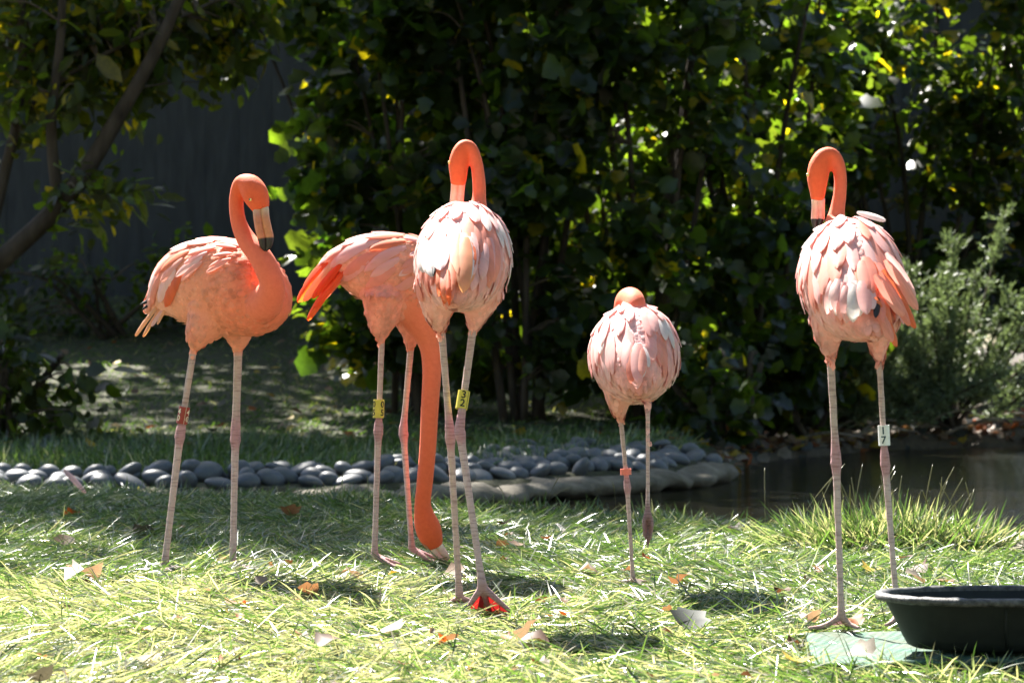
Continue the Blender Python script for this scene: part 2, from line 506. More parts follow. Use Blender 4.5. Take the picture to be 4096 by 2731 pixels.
def make_plant(name, label, cat, base, pts, stems_top, leaf_size, per_spray, TV, TT, cols_base, yellow, n_single=0,
               spread=.16, stem_r=.03, group=None, droop=.45, trunk_name='stem', stem_pts=None, mat=None, crown_name='crown', twig_every=1):
    """pts: spray centres (world). Stems run from the base to stems_top; twigs join the sprays to the nearest stem."""
    base = np.array(base, float)
    root = empty(name, base)
    tag(root, label, cat, group)
    stem_lines = []
    for k, tp in enumerate(stems_top):
        tp = np.array(tp, float)
        b0 = base + np.array((rng.normal() * .12, rng.normal() * .12, -.05))
        mid = b0 * .5 + tp * .5 + np.array((rng.normal() * .12, rng.normal() * .12, .25))
        C = catmull([b0, mid, tp], 7)
        stem_lines.append((C, stem_r * (.8 + .4 * rng.random())))
    for sp in (stem_pts or []):
        stem_lines.append((catmull(sp[0], 7), sp[1]))
    for C, r0 in stem_lines:
        rr = r0 * np.linspace(1, .25, len(C))
        Vv, Qq, Tt = tube(C, rr, None, 7)
        A = Acc(); A.add(Vv, Qq, Tt)
        obj(trunk_name, A.mesh(trunk_name, base), M_bark, root)
    allC = np.vstack([c for c, _ in stem_lines])
    pts = np.asarray(pts, float)
    # twigs
    A = Acc()
    dirs = np.zeros_like(pts)
    for k, p in enumerate(pts):
        d2 = np.linalg.norm(allC - p, axis=1) + .6 * np.maximum(allC[:, 2] - p[2] + .1, 0)
        q = allC[np.argmin(d2)]
        dirs[k] = p - q + rng.normal(scale=.08, size=3)
        if k % twig_every == 0:
            mid = (p + q) / 2 + np.array((0, 0, .06)) + rng.normal(scale=.03, size=3)
            Vv, Qq, Tt = tube(catmull([q, mid, p], 3), np.linspace(.009, .003, 7), None, 4)
            A.add(Vv, Qq, Tt)
    o = obj('twigs', A.mesh('twigs', base), M_twig, root)
    tag(o, kind='stuff')
    dirs = norm(dirs)
    # leaves
    n = len(pts) * per_spray
    P = np.repeat(pts, per_spray, 0)
    Dd = np.repeat(dirs, per_spray, 0)
    along = rng.uniform(-1.2, 1, size=(n, 1))
    P = P + Dd * along * spread * 1.3 + rng.normal(scale=spread * .62, size=(n, 3)) * np.array((1, 1, .8))
    d = Dd * .6 + rng.normal(scale=.55, size=(n, 3)) + np.array((0, -.1, -droop))
    nn = np.array((0, -.25, .75)) + rng.normal(scale=.5, size=(n, 3))
    R = leaf_frames(d, nn)
    size = leaf_size * np.exp(rng.normal(scale=.32, size=n))
    cols = leaf_cols(n, cols_base, yellow)
    single = np.zeros(n, bool)
    if n_single:
        score = P[:, 1] + rng.random(n) * .25 - size
        px = 2048 + F * P[:, 0] / P[:, 1]; py = YH + F * (H - P[:, 2]) / P[:, 1]
        score[(px < 30) | (px > 4066) | (py < 30)] = 99
        single[np.argsort(score)[:n_single]] = True
    keep = ~single
    Vv, Tt, cc = leaves(P[keep], R[keep], size[keep], cols[keep], TV, TT)
    crown = obj(crown_name, np_mesh(crown_name, local(Vv, base), [Tt], cc), mat or M_leaf, root)
    tag(crown, kind='stuff')
    if n_single:
        mes = []
        for v in range(4):
            c = leaf_cols(1, cols_base, 0)
            me = np_mesh('leaf', TV + rng.normal(scale=.02, size=TV.shape), [TT], np.repeat(c, len(TV), 0))
            me.materials.append(mat or M_leaf)
            mes.append(me)
        for q, k in enumerate(np.nonzero(single)[0]):
            o = bpy.data.objects.new('leaf', mes[q % 4])
            M4 = np.eye(4); M4[:3, :3] = R[k] * size[k]; M4[:3, 3] = P[k] - base
            link(o, root)
            o.matrix_basis = Matrix(M4.tolist())
    return root

def blob_pts(n, c, r, shell=.4, zlow=None):
    v = norm(rng.normal(size=(n, 3)))
    u = rng.random((n, 1)) ** shell
    p = np.array(c) + v * u * np.array(r)
    # clumps: pull towards a few attractors
    at = np.array(c) + norm(rng.normal(size=(max(6, n // 9), 3))) * (rng.random((max(6, n // 9), 1)) ** .35) * np.array(r)
    d = np.linalg.norm(p[:, None] - at[None], axis=2)
    near = at[np.argmin(d, 1)]
    p = p + (near - p) * .35
    if zlow is not None:
        p = p[p[:, 2] > zlow]
    return p

def shrub_pts(n, X, Y, h, rx, ry, z0=.15):
    z = rng.random(n) ** .85 * (h - z0) + z0
    prof = np.interp(z / h, [0, .12, .35, .7, 1.0], [.45, .75, 1.0, 1.0, .55])
    a = rng.uniform(0, 2 * math.pi, n)
    u = rng.random(n) ** .4
    p = np.stack([X + rx * prof * u * np.cos(a), Y + ry * prof * u * np.sin(a), z], 1)
    at = p[rng.integers(0, n, max(8, n // 8))]
    d = np.linalg.norm(p[:, None] - at[None], axis=2)
    near = at[np.argsort(d, 1)[:, 0]]
    p = p + (near - p) * .45 + rng.normal(scale=.04, size=p.shape)
    p[:, 2] += float(ground_z(X, Y))
    return p

def shrub(label, X, Y, h, rx, ry, n, per=25, size=.105, single=0, group='leafy shrubs along the far bank', cols=(.016, .027, .013), yellow=.05, TV=LEAF_V, TT=LEAF_T, z0=.15, nst=8, name='leafy_shrub'):
    gz = float(ground_z(X, Y))
    tops = []
    for k in range(nst):
        a = rng.uniform(0, 2 * math.pi)
        tops.append((X + rx * .7 * math.cos(a), Y + ry * .6 * math.sin(a), gz + h * rng.uniform(.6, .95)))
    return make_plant(name, label, 'shrub', (X, Y, gz), shrub_pts(n, X, Y, h, rx, ry, z0), tops, size, per, TV, TT, cols, yellow, single, stem_r=.032, group=group)

shrub('leafy green shrub whose left side meets the open view of the fence', -.72, 17.6, 4.3, .80, .9, 200, single=50)
shrub('leafy green shrub directly behind the flamingo with the yellow 32 band', .05, 17.0, 4.4, .90, .9, 220, single=60)
shrub('leafy green shrub behind the small one-legged flamingo', .90, 17.2, 4.4, .95, .9, 225, single=60)
shrub('leafy green shrub overhanging the corner where the stones end', 1.75, 17.9, 4.4, .95, .9, 225, single=60)
shrub('knee-high leafy plant at the pond corner behind the stones', 1.38, 16.35, .75, .42, .35, 26, per=14, size=.11, single=20, group='low plants on the far bank', z0=.05, nst=4)
shrub('knee-high leafy plant on the dirt bank right of the pond corner', 2.15, 17.9, .6, .45, .3, 24, per=14, size=.10, single=20, group='low plants on the far bank', z0=.03, nst=4)
shrub('leafy green shrub rising behind the juniper', 3.7, 22.0, 4.9, 1.25, .9, 300, single=50)
shrub('leafy green shrub at the far right end of the fence', 5.2, 21.6, 4.3, 1.1, .9, 150, single=0)
for (X, Y, nm) in ((-.3, 20.6, 'rear shrub close to the fence beyond the leftmost leafy shrub'), (.75, 20.9, 'rear shrub close to the fence beyond the stone pile'), (1.7, 21.6, 'rear shrub close to the fence beyond the pond corner'), (2.7, 22.4, 'rear shrub close to the fence left of the juniper')):
    shrub(nm, X, Y, 3.3, .9, .6, 110, per=20, size=.15, TV=OVAL_V, TT=OVAL_T, group='rear shrubs close to the fence')
# low dark undergrowth at the left
shrub('low dark shrub with rounded leaves under the leaning tree', -3.1, 15.0, .62, .5, .4, 34, per=14, size=.085, single=30, group='low shrubs under the leaning tree', TV=OVAL_V * np.array((1, 1.4, 1)), TT=OVAL_T, z0=.05, nst=5, cols=(.014, .022, .010), yellow=.0)
shrub('low dark shrub against the foot of the fence', -3.6, 22.3, .8, 1.8, .6, 90, per=16, size=.09, group='low shrubs under the leaning tree', TV=OVAL_V, TT=OVAL_T, z0=.05, nst=6, cols=(.018, .028, .012), yellow=.0)
gzs = float(ground_z(-.85, 18.7))
make_plant('leafy_shrub', 'loose leafy shrub leaning across the view of the fence', 'shrub', (-.85, 18.7, gzs), np.vstack([blob_pts(40, (-1.75, 18.4, 3.4), (.75, .5, .55), .6), blob_pts(12, (-1.35, 18.3, 2.5), (.35, .4, .5), .6)]),
           [(-2.2, 18.4, 3.7), (-1.7, 18.3, 3.4), (-1.5, 18.5, 4.0)], .125, 16, LEAF_V, LEAF_T, (.024, .040, .018), .06, 30, stem_r=.025, group='leafy shrubs along the far bank')

# leaning tree at the left: trunk and limbs in view, crown reaching above the picture
gzt = float(ground_z(-4.3, 16.0))
limbs = [([(-4.35, 16, gzt - .1), (-3.75, 16, .85), (-3.02, 16, 1.55), (-2.62, 16, 2.15), (-2.25, 16, 2.85), (-1.95, 16.1, 3.8), (-2.0, 16.4, 5.2)], .085),
         ([(-3.02, 16, 1.55), (-3.06, 15.95, 2.1), (-2.98, 15.9, 2.9), (-3.1, 16, 4.2), (-3.6, 16.2, 6.4)], .045),
         ([(-3.6, 16, 1.0), (-3.42, 16.1, 1.7), (-3.3, 16.2, 2.6), (-3.5, 16.3, 4.2), (-4.2, 16.5, 7.2)], .05),
         ([(-3.35, 16.1, 2.1), (-2.95, 16.1, 2.45), (-2.3, 16.2, 2.8), (-1.7, 16.3, 3.1)], .025)]
ptsA = np.vstack([blob_pts(120, (-3.1, 16.4, 2.7), (.8, .8, .9), .6), blob_pts(60, (-2.2, 17.0, 2.95), (.8, .7, .6), .6), blob_pts(8, (-2.75, 15.9, 1.6), (.35, .3, .15), .6),
                  blob_pts(380, (-4.6, 16.0, 9.2), (2.8, 1.8, 1.6), .6), blob_pts(60, (-3.6, 16.3, 5.6), (1.5, 1.2, 1.2), .6)])
make_plant('leaning_tree', 'leaning dark tree with forked trunk and narrow leaves', 'tree', (-4.35, 16, gzt), ptsA, [], .115, 22, SLIM_V * np.array((1.1, 1.3, 1)), OVAL_T, (.022, .032, .013), .14, 60, spread=.17, droop=.35, stem_pts=limbs, trunk_name='trunk')

# unseen trees added for shade, their crowns above the picture
def added_shade_tree(label, X, Y, c, r, n, size=.17):
    gz = float(ground_z(X, Y))
    c = np.array(c, float)
    pts = blob_pts(n, c, r, .5)
    lims = [([(X, Y, gz - .1), (X + .1, Y, gz + 2), (X * .7 + c[0] * .3, Y * .7 + c[1] * .3, c[2] * .6), tuple(c + np.array((0, 0, r[2] * .5)))], .16)]
    for k in range(7):
        a = k * .9
        lims.append(([(X * .7 + c[0] * .3, Y * .7 + c[1] * .3, c[2] * .6 + .15 * k), (c[0] + r[0] * .3 * math.cos(a), c[1] + r[1] * .3 * math.sin(a), c[2] * .82 + .1 * k), (c[0] + r[0] * .8 * math.cos(a), c[1] + r[1] * .8 * math.sin(a), c[2] + .3 * math.sin(k))], .06))
    return make_plant('added_shade_tree', label, 'tree', (X, Y, gz), pts, [], size, 22, OVAL_V * np.array((1, 1.3, 1)), OVAL_T, (.03, .05, .018), .1, 0, spread=.3, stem_pts=lims, trunk_name='trunk', group='unseen trees added for shade', twig_every=2)

added_shade_tree('added out-of-view shade tree in front of the left end of the fence', -6.6, 21.3, (-4.7, 20.8, 9.0), (3.0, 2.2, 1.8), 300)  # added out of view so its crown shades the far lawn and stones
added_shade_tree('added out-of-view shade tree beyond the left end of the fence', -6.0, 26.5, (-4.8, 25.6, 9.6), (3.2, 2.2, 2.0), 200)

added_shade_tree('added out-of-view shade tree leaning over the pond from the right bank', 5.6, 20.6, (2.2, 13.9, 9.0), (3.5, 2.7, 1.6), 330, .2)  # unseen crown added to keep overhead sky light off the shrubs
# unseen trees added behind and beside the viewpoint to cut down sky light
for (lab, X, Y, c, r) in (('added sky-blocking tree behind the viewpoint on the left', -8.5, -8.0, (-8, -8, 7.5), (5, 3, 7)), ('added sky-blocking tree straight behind the viewpoint', -.5, -9.5, (-.5, -9.5, 8), (5, 3, 7.5)),
                          ('added sky-blocking tree behind the viewpoint on the right', 8, -8.5, (8, -8.5, 7.5), (5, 3, 7)), ('added sky-blocking tree beside the clearing on the right', 13.5, 3, (13.5, 3, 7), (3.2, 6, 6.5)),
                          ('added sky-blocking tree beside the clearing on the left', -13.5, 2, (-13.5, 2, 7), (3.2, 6, 6.5)), ('added sky-blocking tree beside the pond on the right', 13.5, 14, (13.5, 14, 7), (3.2, 5, 6.5))):
    added_shade_tree(lab, X, Y, c, r, 220, .42)

# juniper
def juniper(X, Y, n_b, label, hmul=1.0):
    gz = float(ground_z(X, Y))
    base = np.array((X, Y, gz))
    root = empty('juniper', base)
    tag(root, label, 'juniper', 'junipers on the far bank')
    P_, D_, A = [], [], Acc()
    for k in range(n_b):
        a = rng.uniform(-1.4, 1.4)
        ln = rng.uniform(.7, 1.6)
        elv = rng.uniform(.35, 1.25)
        tip = base + np.array((math.sin(a) * ln * math.cos(elv) * 1.15, -abs(math.cos(a)) * .55 * ln * math.cos(elv) - .1, (math.sin(elv) * ln * 1.05 + .15) * hmul))
        mid = base * .5 + tip * .5 + np.array((0, 0, -.08))
        C = catmull([base + rng.normal(scale=.06, size=3) * np.array((1, 1, 0)), mid, tip], 9)
        Vv, Qq, Tt = tube(C, np.linspace(.022, .004, len(C)), None, 5)
        B = Acc(); B.add(Vv, Qq, Tt)
        obj('bough', B.mesh('bough', base), M_bark, root)
        Td = norm(np.gradient(C, axis=0))
        for q in range(60):
            t = rng.uniform(.25, 1) * (len(C) - 1)
            i0 = int(min(t, len(C) - 2))
            c = C[i0] + (C[i0 + 1] - C[i0]) * (t - i0)
            dd = norm(Td[i0] * .9 + rng.normal(scale=.55, size=3) + np.array((0, 0, .2)))
            L_ = rng.uniform(.10, .26) * (1.15 - .5 * t / len(C))
            m = 22
            tt = rng.random((m, 1))
            P_.append(c + dd * tt * L_ + rng.normal(scale=.008, size=(m, 3)))
            D_.append(dd + rng.normal(scale=.55, size=(m, 3)))
    P_ = np.vstack(P_); D_ = np.vstack(D_); n = len(P_)
    cols = np.array((.15, .19, .11)) * np.exp(rng.normal(scale=.25, size=(n, 1)))
    Vv, Qq, Tt, cc = blades(P_, D_, rng.uniform(.03, .06, n), np.full(n, .009), np.zeros(n), cols)
    o = obj('foliage', np_mesh('foliage', local(Vv, base), [Qq, Tt], cc), M_needle, root)
    tag(o, kind='stuff')
juniper(3.4, 18.7, 34, 'tall grey-green feathery juniper spreading over the bank')
juniper(2.45, 18.6, 18, 'low dark juniper skirting the bank left of the taller one', .6)

# roots and dead sticks on the far right bank
M_stick = mat_noise('dead_stick', [(.3, (.12, .095, .07)), (.7, (.3, .25, .2))], 18, .8, .3, .4, .004)
for k in range(16):
    px = rng.uniform(2950, 4050); Y = rng.uniform(17.2, 19.2)
    X = (px - 2048) / F * Y
    if pond_depth(np.array(X), np.array(Y)) > -.1:
        Y = float(np.interp(X, far_pts[:, 0], far_pts[:, 1])) + rng.uniform(.1, .6)
    z = float(ground_z(X, Y))
    a = rng.uniform(-.9, .9); ln = rng.uniform(.3, .8)
    e = np.array((X + ln * math.cos(a), Y + ln * .5 * math.sin(a), z + .05 + rng.uniform(0, .18)))
    e[2] = max(e[2], float(ground_z(e[0], e[1])) + .01)
    C = catmull([(X, Y, z), ((X + e[0]) / 2, (Y + e[1]) / 2 - .05, (z + e[2]) / 2 + .06), e], 5)
    Vv, Qq, Tt = tube(C, np.linspace(.016, .005, len(C)), None, 5)
    A = Acc(); A.add(Vv, Qq, Tt)
    o = obj('dead_stick', A.mesh('dead_stick', C[0]), M_stick); o.location = C[0]
    tag(o, 'bare dead stick lying on the dirt bank under the shrubs', 'stick', 'dead sticks on the dirt bank')

# ------------------------------------------------------------------ river stones
import bmesh
def stone_mesh(seed):
    bm = bmesh.new()
    bmesh.ops.create_icosphere(bm, subdivisions=3, radius=1)
    r = np.random.default_rng(seed)
    ax = norm(r.normal(size=(4, 3))); am = r.uniform(-.10, .10, 4)
    for v in bm.verts:
        n = np.array(v.co)
        s = 1 + sum(a * np.tanh(2.2 * float(n @ x)) for a, x in zip(am, ax))
        v.co = v.co * s
    me = bpy.data.meshes.new('river_stone')
    bm.to_mesh(me); bm.free()
    me.polygons.foreach_set('use_smooth', np.ones(len(me.polygons), bool))
    me.materials.append(M_stone)
    return me
stone_me = [stone_mesh(s) for s in range(6)]
path = catmull(np.array([(-3.6, 10.9), (-2.6, 10.95), (-1.95, 11.25), *(far_pts[2:6] + np.array((0, .14)))]), 40)
seglen = np.concatenate([[0], np.cumsum(np.linalg.norm(np.diff(path, axis=0), axis=1))])
tot = seglen[-1]
def on_path(s):
    return np.array((np.interp(s, seglen, path[:, 0]), np.interp(s, seglen, path[:, 1])))
for row, (off, zoff) in enumerate([(.06, .0), (.19, .01), (.32, .035), (.46, .02), (.60, .0), (.75, .02), (.92, .01), (1.1, .0)]):
    s = rng.uniform(0, .1)
    while s < tot:
        p = on_path(s); q = on_path(min(s + .05, tot)); t = norm(q - p + 1e-9); nrm = np.array((-t[1], t[0]))
        sx = rng.uniform(.045, .088)
        ok = True
        if row == 3: ok = rng.random() < .5
        if row >= 4: ok = s > tot - 1.9 and rng.random() < .8
        if row >= 4 and s > tot - 1.9: off2 = off + rng.normal() * .03
        else: off2 = off + rng.normal() * .045
        if ok:
            P2 = p + nrm * off2
            sz = rng.uniform(.030, .048)
            z = float(ground_z(P2[0], P2[1]))
            z = max(z, -.095)
            o = bpy.data.objects.new('river_stone', random.choice(stone_me))
            o.location = (P2[0], P2[1], z + sz * .55 + zoff)
            o.scale = (sx, rng.uniform(.045, .07), sz)
            o.rotation_euler = (rng.normal() * .3, rng.normal() * .3, math.atan2(t[1], t[0]) + rng.normal() * .7)
            link(o)
            right = s > tot - 1.9
            tag(o, 'smooth grey river stone in the pile where the pond bends back' if right else 'smooth grey river stone in the row along the concrete pond edge', 'stone',
                'river stones in the pile' if right else 'river stones along the pond edge')
        s += sx * rng.uniform(1.75, 2.2)

# flat pale rock on the near bank at the right
def slab(name, c, rx, ry, h, seed):
    r = np.random.default_rng(seed)
    n = 26
    a = np.arange(n) / n * 2 * math.pi
    rad = 1 + .10 * np.sin(3 * a + 1) + .07 * np.sin(7 * a) + r.normal(scale=.03, size=n)
    A = Acc(); V = []
    for k, (s, z) in enumerate([(1.03, -.05), (1.05, h * .5), (1.0, h * .85), (.9, h), (.5, h * 1.05), (.2, h * 1.0)]):
        V.append(np.stack([rx * s * rad * np.cos(a), ry * s * rad * np.sin(a), np.full(n, z) + r.normal(scale=.004, size=n)], 1))
    V = np.vstack(V); m = 6
    i, j = np.meshgrid(np.arange(m - 1), np.arange(n), indexing='ij')
    Q = np.stack([i * n + j, i * n + (j + 1) % n, (i + 1) * n + (j + 1) % n, (i + 1) * n + j], -1).reshape(-1, 4)
    V = np.vstack([V, [(0, 0, h)]]); k = np.arange(n)
    T = np.stack([(m - 1) * n + k, (m - 1) * n + (k + 1) % n, np.full(n, m * n)], -1)
    A.add(V, Q, T)
    o = obj(name, A.mesh(name, smooth=False), M_rock)
    o.location = c
    return o
o = slab('flat_rock', (1.80, 7.32, -.01), .38, .22, .05, 5)
tag(o, 'flat pale rock set into the near pond bank', 'rock')

# ------------------------------------------------------------------ grass
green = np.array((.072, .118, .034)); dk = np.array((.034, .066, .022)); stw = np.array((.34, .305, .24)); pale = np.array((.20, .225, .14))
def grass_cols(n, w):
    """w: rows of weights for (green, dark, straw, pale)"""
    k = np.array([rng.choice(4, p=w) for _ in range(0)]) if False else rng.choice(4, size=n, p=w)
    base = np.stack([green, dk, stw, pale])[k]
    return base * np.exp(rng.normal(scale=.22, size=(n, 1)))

def scatter(n, y0, y1, pxm=500, bias=1.0):
    """uniform over the picture wedge with a margin on both sides"""
    Y = np.sqrt(rng.random(n) ** bias * (y1 ** 2 - y0 ** 2) + y0 ** 2)
    px = rng.uniform(-pxm, 4096 + pxm, n)
    X = (px - 2048) / F * Y
    return X, Y

MAT_RECT = (1.10 - .47, 0)  # filled below
def lawn(name, label, n, y0, y1, L, w, tilt, weights, keepfn=None, bend=(.1, .5), bias=1.0, mat=None, pxm=500):
    X, Y = scatter(n, y0, y1, pxm, bias)
    ok = pond_depth(X, Y) < -.02
    if keepfn is not None: ok &= keepfn(X, Y)
    X, Y = X[ok], Y[ok]; n = len(X)
    Z = ground_z(X, Y)
    az = rng.uniform(0, 2 * math.pi, n)
    # combed patches
    sw = 1.6 * np.sin(X * 1.7 + 2 * np.sin(Y * 1.1)) + 1.2 * np.cos(Y * 1.9 + X)
    az = np.where(rng.random(n) < .55, sw + rng.normal(scale=.5, size=n), az)
    ti = np.clip(rng.normal(tilt[0], tilt[1], n), .05, 1.52)
    D = np.stack([np.sin(ti) * np.cos(az), np.sin(ti) * np.sin(az), np.cos(ti)], 1)
    LL = rng.uniform(L[0], L[1], n); ww = rng.uniform(w[0], w[1], n)
    cols = weights(X, Y, n)
    clump = np.sin(3.1 * X + 1.3 * np.sin(2.2 * Y)) * np.sin(2.7 * Y + .6) + .5 * np.sin(8.3 * X + 2) * np.sin(6.1 * Y)
    LL = LL * (1 + .22 * clump)
    Vv, Qq, Tt, cc = blades(np.stack([X, Y, Z - .004], 1), D, LL, ww, rng.uniform(bend[0], bend[1], n), cols, Z)
    o = obj(name, np_mesh(name, Vv, [Qq, Tt], cc), mat or M_grass)
    tag(o, label, 'grass', kind='stuff')

mat_poly = np.array([((3222 - 2048) / F * 5.06, 5.06), ((3270 - 2048) / F * 4.52, 4.52), (1.35, 4.52), (1.35, 5.06)])
def in_mat(X, Y):
    xl = np.interp(Y, [mat_poly[1, 1], mat_poly[0, 1]], [mat_poly[1, 0], mat_poly[0, 0]])
    return (X > xl) & (X < 1.35) & (Y > 4.55) & (Y < 5.06)

def w_near(X, Y, n):
    patch = .5 + .5 * np.sin(X * 2.1 + .9 * np.sin(Y * 1.7)) * np.sin(Y * 1.4 + 1)
    strawy = np.clip((6.8 - Y) / 1.2, 0, 1) * (.08 + .28 * patch) + np.clip((-X + .35) * .9, 0, .72) * np.clip((6.5 - Y) / .4, 0, 1)
    c1 = grass_cols(n, [.5, .22, .08, .20]); c2 = grass_cols(n, [.18, .08, .50, .24])
    return np.where((rng.random(n) < strawy)[:, None], c2, c1)
lawn('matted_grass', 'matted cut grass covering the near bank', 202000, 4.2, 10.6, (.05, .15), (.0018, .0042), (1.27, .25), w_near, lambda x, y: ~in_mat(x, y), bias=1.15, pxm=700)
lawn('upright_grass', 'scattered upright grass blades on the near bank', 9000, 4.2, 10.8, (.03, .075), (.002, .0035), (.7, .3), lambda x, y, n: grass_cols(n, [.6, .2, .05, .15]), lambda x, y: ~in_mat(x, y), (.0, .3))
lawn('mat_fringe_grass', 'grass blades growing up along the front edge of the mat', 1500, 4.22, 4.62, (.03, .08), (.0025, .0045), (.6, .35), lambda x, y, n: grass_cols(n, [.5, .1, .1, .3]), lambda x, y: (x > .55), (.0, .4))
def shore_near(X, Y):
    return (Y - np.interp(X, near_pts[:, 0], near_pts[:, 1]) > -.45) & (X > -1.9)
lawn('shore_grass', 'longer grass fringing the near water edge', 30000, 7.2, 11.2, (.05, .13), (.0025, .005), (.75, .35), lambda x, y, n: grass_cols(n, [.5, .3, .06, .14]), shore_near, (.1, .6))
dirtmask = lambda x, y: ~((x > 1.25) & (y > 14.2)) & (rng.random(len(x)) > np.clip((y - 14.6) / 12, 0, .5))
def stone_band(x, y):
    yp = np.interp(x, path[:, 0], path[:, 1])
    return (y > yp + .42 + np.where(x > .2, .5 * np.clip(x - .2, 0, 1), 0)) | (y < yp - .1)
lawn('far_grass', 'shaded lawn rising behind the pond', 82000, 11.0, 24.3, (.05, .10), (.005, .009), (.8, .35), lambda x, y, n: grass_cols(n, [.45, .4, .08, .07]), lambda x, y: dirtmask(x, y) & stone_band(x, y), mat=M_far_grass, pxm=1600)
lawn('verge_grass', 'tall grass verge behind the river stones', 26000, 12.0, 15.0, (.09, .20), (.004, .008), (.5, .3), lambda x, y, n: grass_cols(n, [.6, .3, .04, .06]), lambda x, y: dirtmask(x, y) & stone_band(x, y) & (y > np.interp(x, path[:, 0], path[:, 1]) + .3), (.1, .7))

def tuft(label, px, Y, n, Ln, spread, seeds=0, wts=(.45, .3, .1, .15)):
    X = (px - 2048) / F * Y
    z = float(ground_z(X, Y))
    base = np.array((X, Y, z))
    root = empty('grass_tuft', base)
    tag(root, label, 'grass tuft', 'grass tufts at the water edge')
    P = base + rng.normal(size=(n, 3)) * np.array((spread, spread * .6, 0))
    P[:, 2] = ground_z(P[:, 0], P[:, 1]) - .005
    D = (P - base) * 3.5 / max(spread, .01) * .12 + rng.normal(scale=.5, size=(n, 3)) + np.array((0, 0, .8))
    D[:, 2] = np.abs(D[:, 2]) + .1
    Vv, Qq, Tt, cc = blades(P, D, rng.uniform(Ln * .5, Ln, n), rng.uniform(.003, .0065, n), rng.uniform(.05, .6, n), grass_cols(n, list(wts)))
    tag(obj('blades', np_mesh('blades', local(Vv, base), [Qq, Tt], cc), M_grass, root), kind='stuff')
    for k in range(seeds):
        b0 = base + rng.normal(size=3) * np.array((spread * .9, spread * .4, 0))
        tip = b0 + np.array((rng.normal() * .08, rng.normal() * .04, Ln * rng.uniform(.8, 1.25)))
        C = catmull([b0, (b0 + tip) / 2 + np.array((0, 0, .02)), tip], 5)
        rr = np.linspace(.0009, .0007, len(C)); rr[-5:] = [.0014, .002, .002, .0016, .0008]
        Vv, Qq, Tt = tube(C, rr, None, 5)
        A = Acc(); A.add(Vv, Qq, Tt, np.array((.15, .14, .07)))
        obj('seed_stalk', A.mesh('seed_stalk', base), M_grass, root)
tuft('large grass tuft with seed stalks beside the flamingo with the white 17 band', 3540, 7.3, 3600, .21, .14, 20, (.4, .2, .2, .2))
tuft('pale straggling end of the large tuft reaching towards the flat rock', 3800, 7.25, 1300, .18, .10, 10, (.35, .15, .3, .2))
tuft('dark grass tuft between the legs of the two left flamingos', 1400, 9.0, 420, .15, .11, 2, (.35, .5, .05, .1))
tuft('leafy grass tuft at the water edge beside the small one-legged flamingo', 2330, 8.9, 420, .13, .16, 4)
tuft('seeding grass tuft at the water edge between the two right flamingos', 2820, 8.5, 300, .12, .16, 8)

# ------------------------------------------------------------------ fallen leaves, litter
def fallen_mesh(seed, curl):
    r = np.random.default_rng(seed)
    # subdivided lobed leaf with curl
    V = LEAF_V.copy()
    V = V * np.array((1, 1.05, 1)) + r.normal(scale=.03, size=V.shape)
    V[:, 2] = curl * (V[:, 1] ** 2) * .9 + .12 * curl * np.sin(V[:, 0] * 4 + seed) + r.normal(scale=.02, size=len(V))
    return V
fm = {}
LC = {'brown': (.085, .042, .022), 'orange': (.26, .075, .016), 'yellow': (.34, .24, .025), 'pale': (.24, .20, .16), 'tan': (.20, .125, .075), 'grey': (.06, .068, .062)}
for cn, c in LC.items():
    for s in range(3):
        V = fallen_mesh(s * 7 + len(cn), .5 + .35 * s)
        me = np_mesh('fallen_leaf', V, [LEAF_T], np.tile(np.array(c), (len(V), 1)) * np.exp(np.random.default_rng(s).normal(scale=.15, size=(len(V), 1))), True)
        me.materials.append(M_litter)
        fm[cn, s] = me
def fallen(px, py, size, cn, label, group=None, s=None, dz=.024):
    Y = F * (H - dz) / (py - YH)
    X = (px - 2048) / F * Y
    o = bpy.data.objects.new('fallen_leaf', fm[cn, rng.integers(0, 3) if s is None else s])
    o.location = (X, Y, float(ground_z(X, Y)) + dz)
    o.rotation_euler = (rng.normal() * .28 + .1, rng.normal() * .28, rng.uniform(0, 6.28))
    sz = 1.05 * size / F * Y
    o.scale = (sz, sz, sz)
    link(o)
    tag(o, label, 'leaf', group)
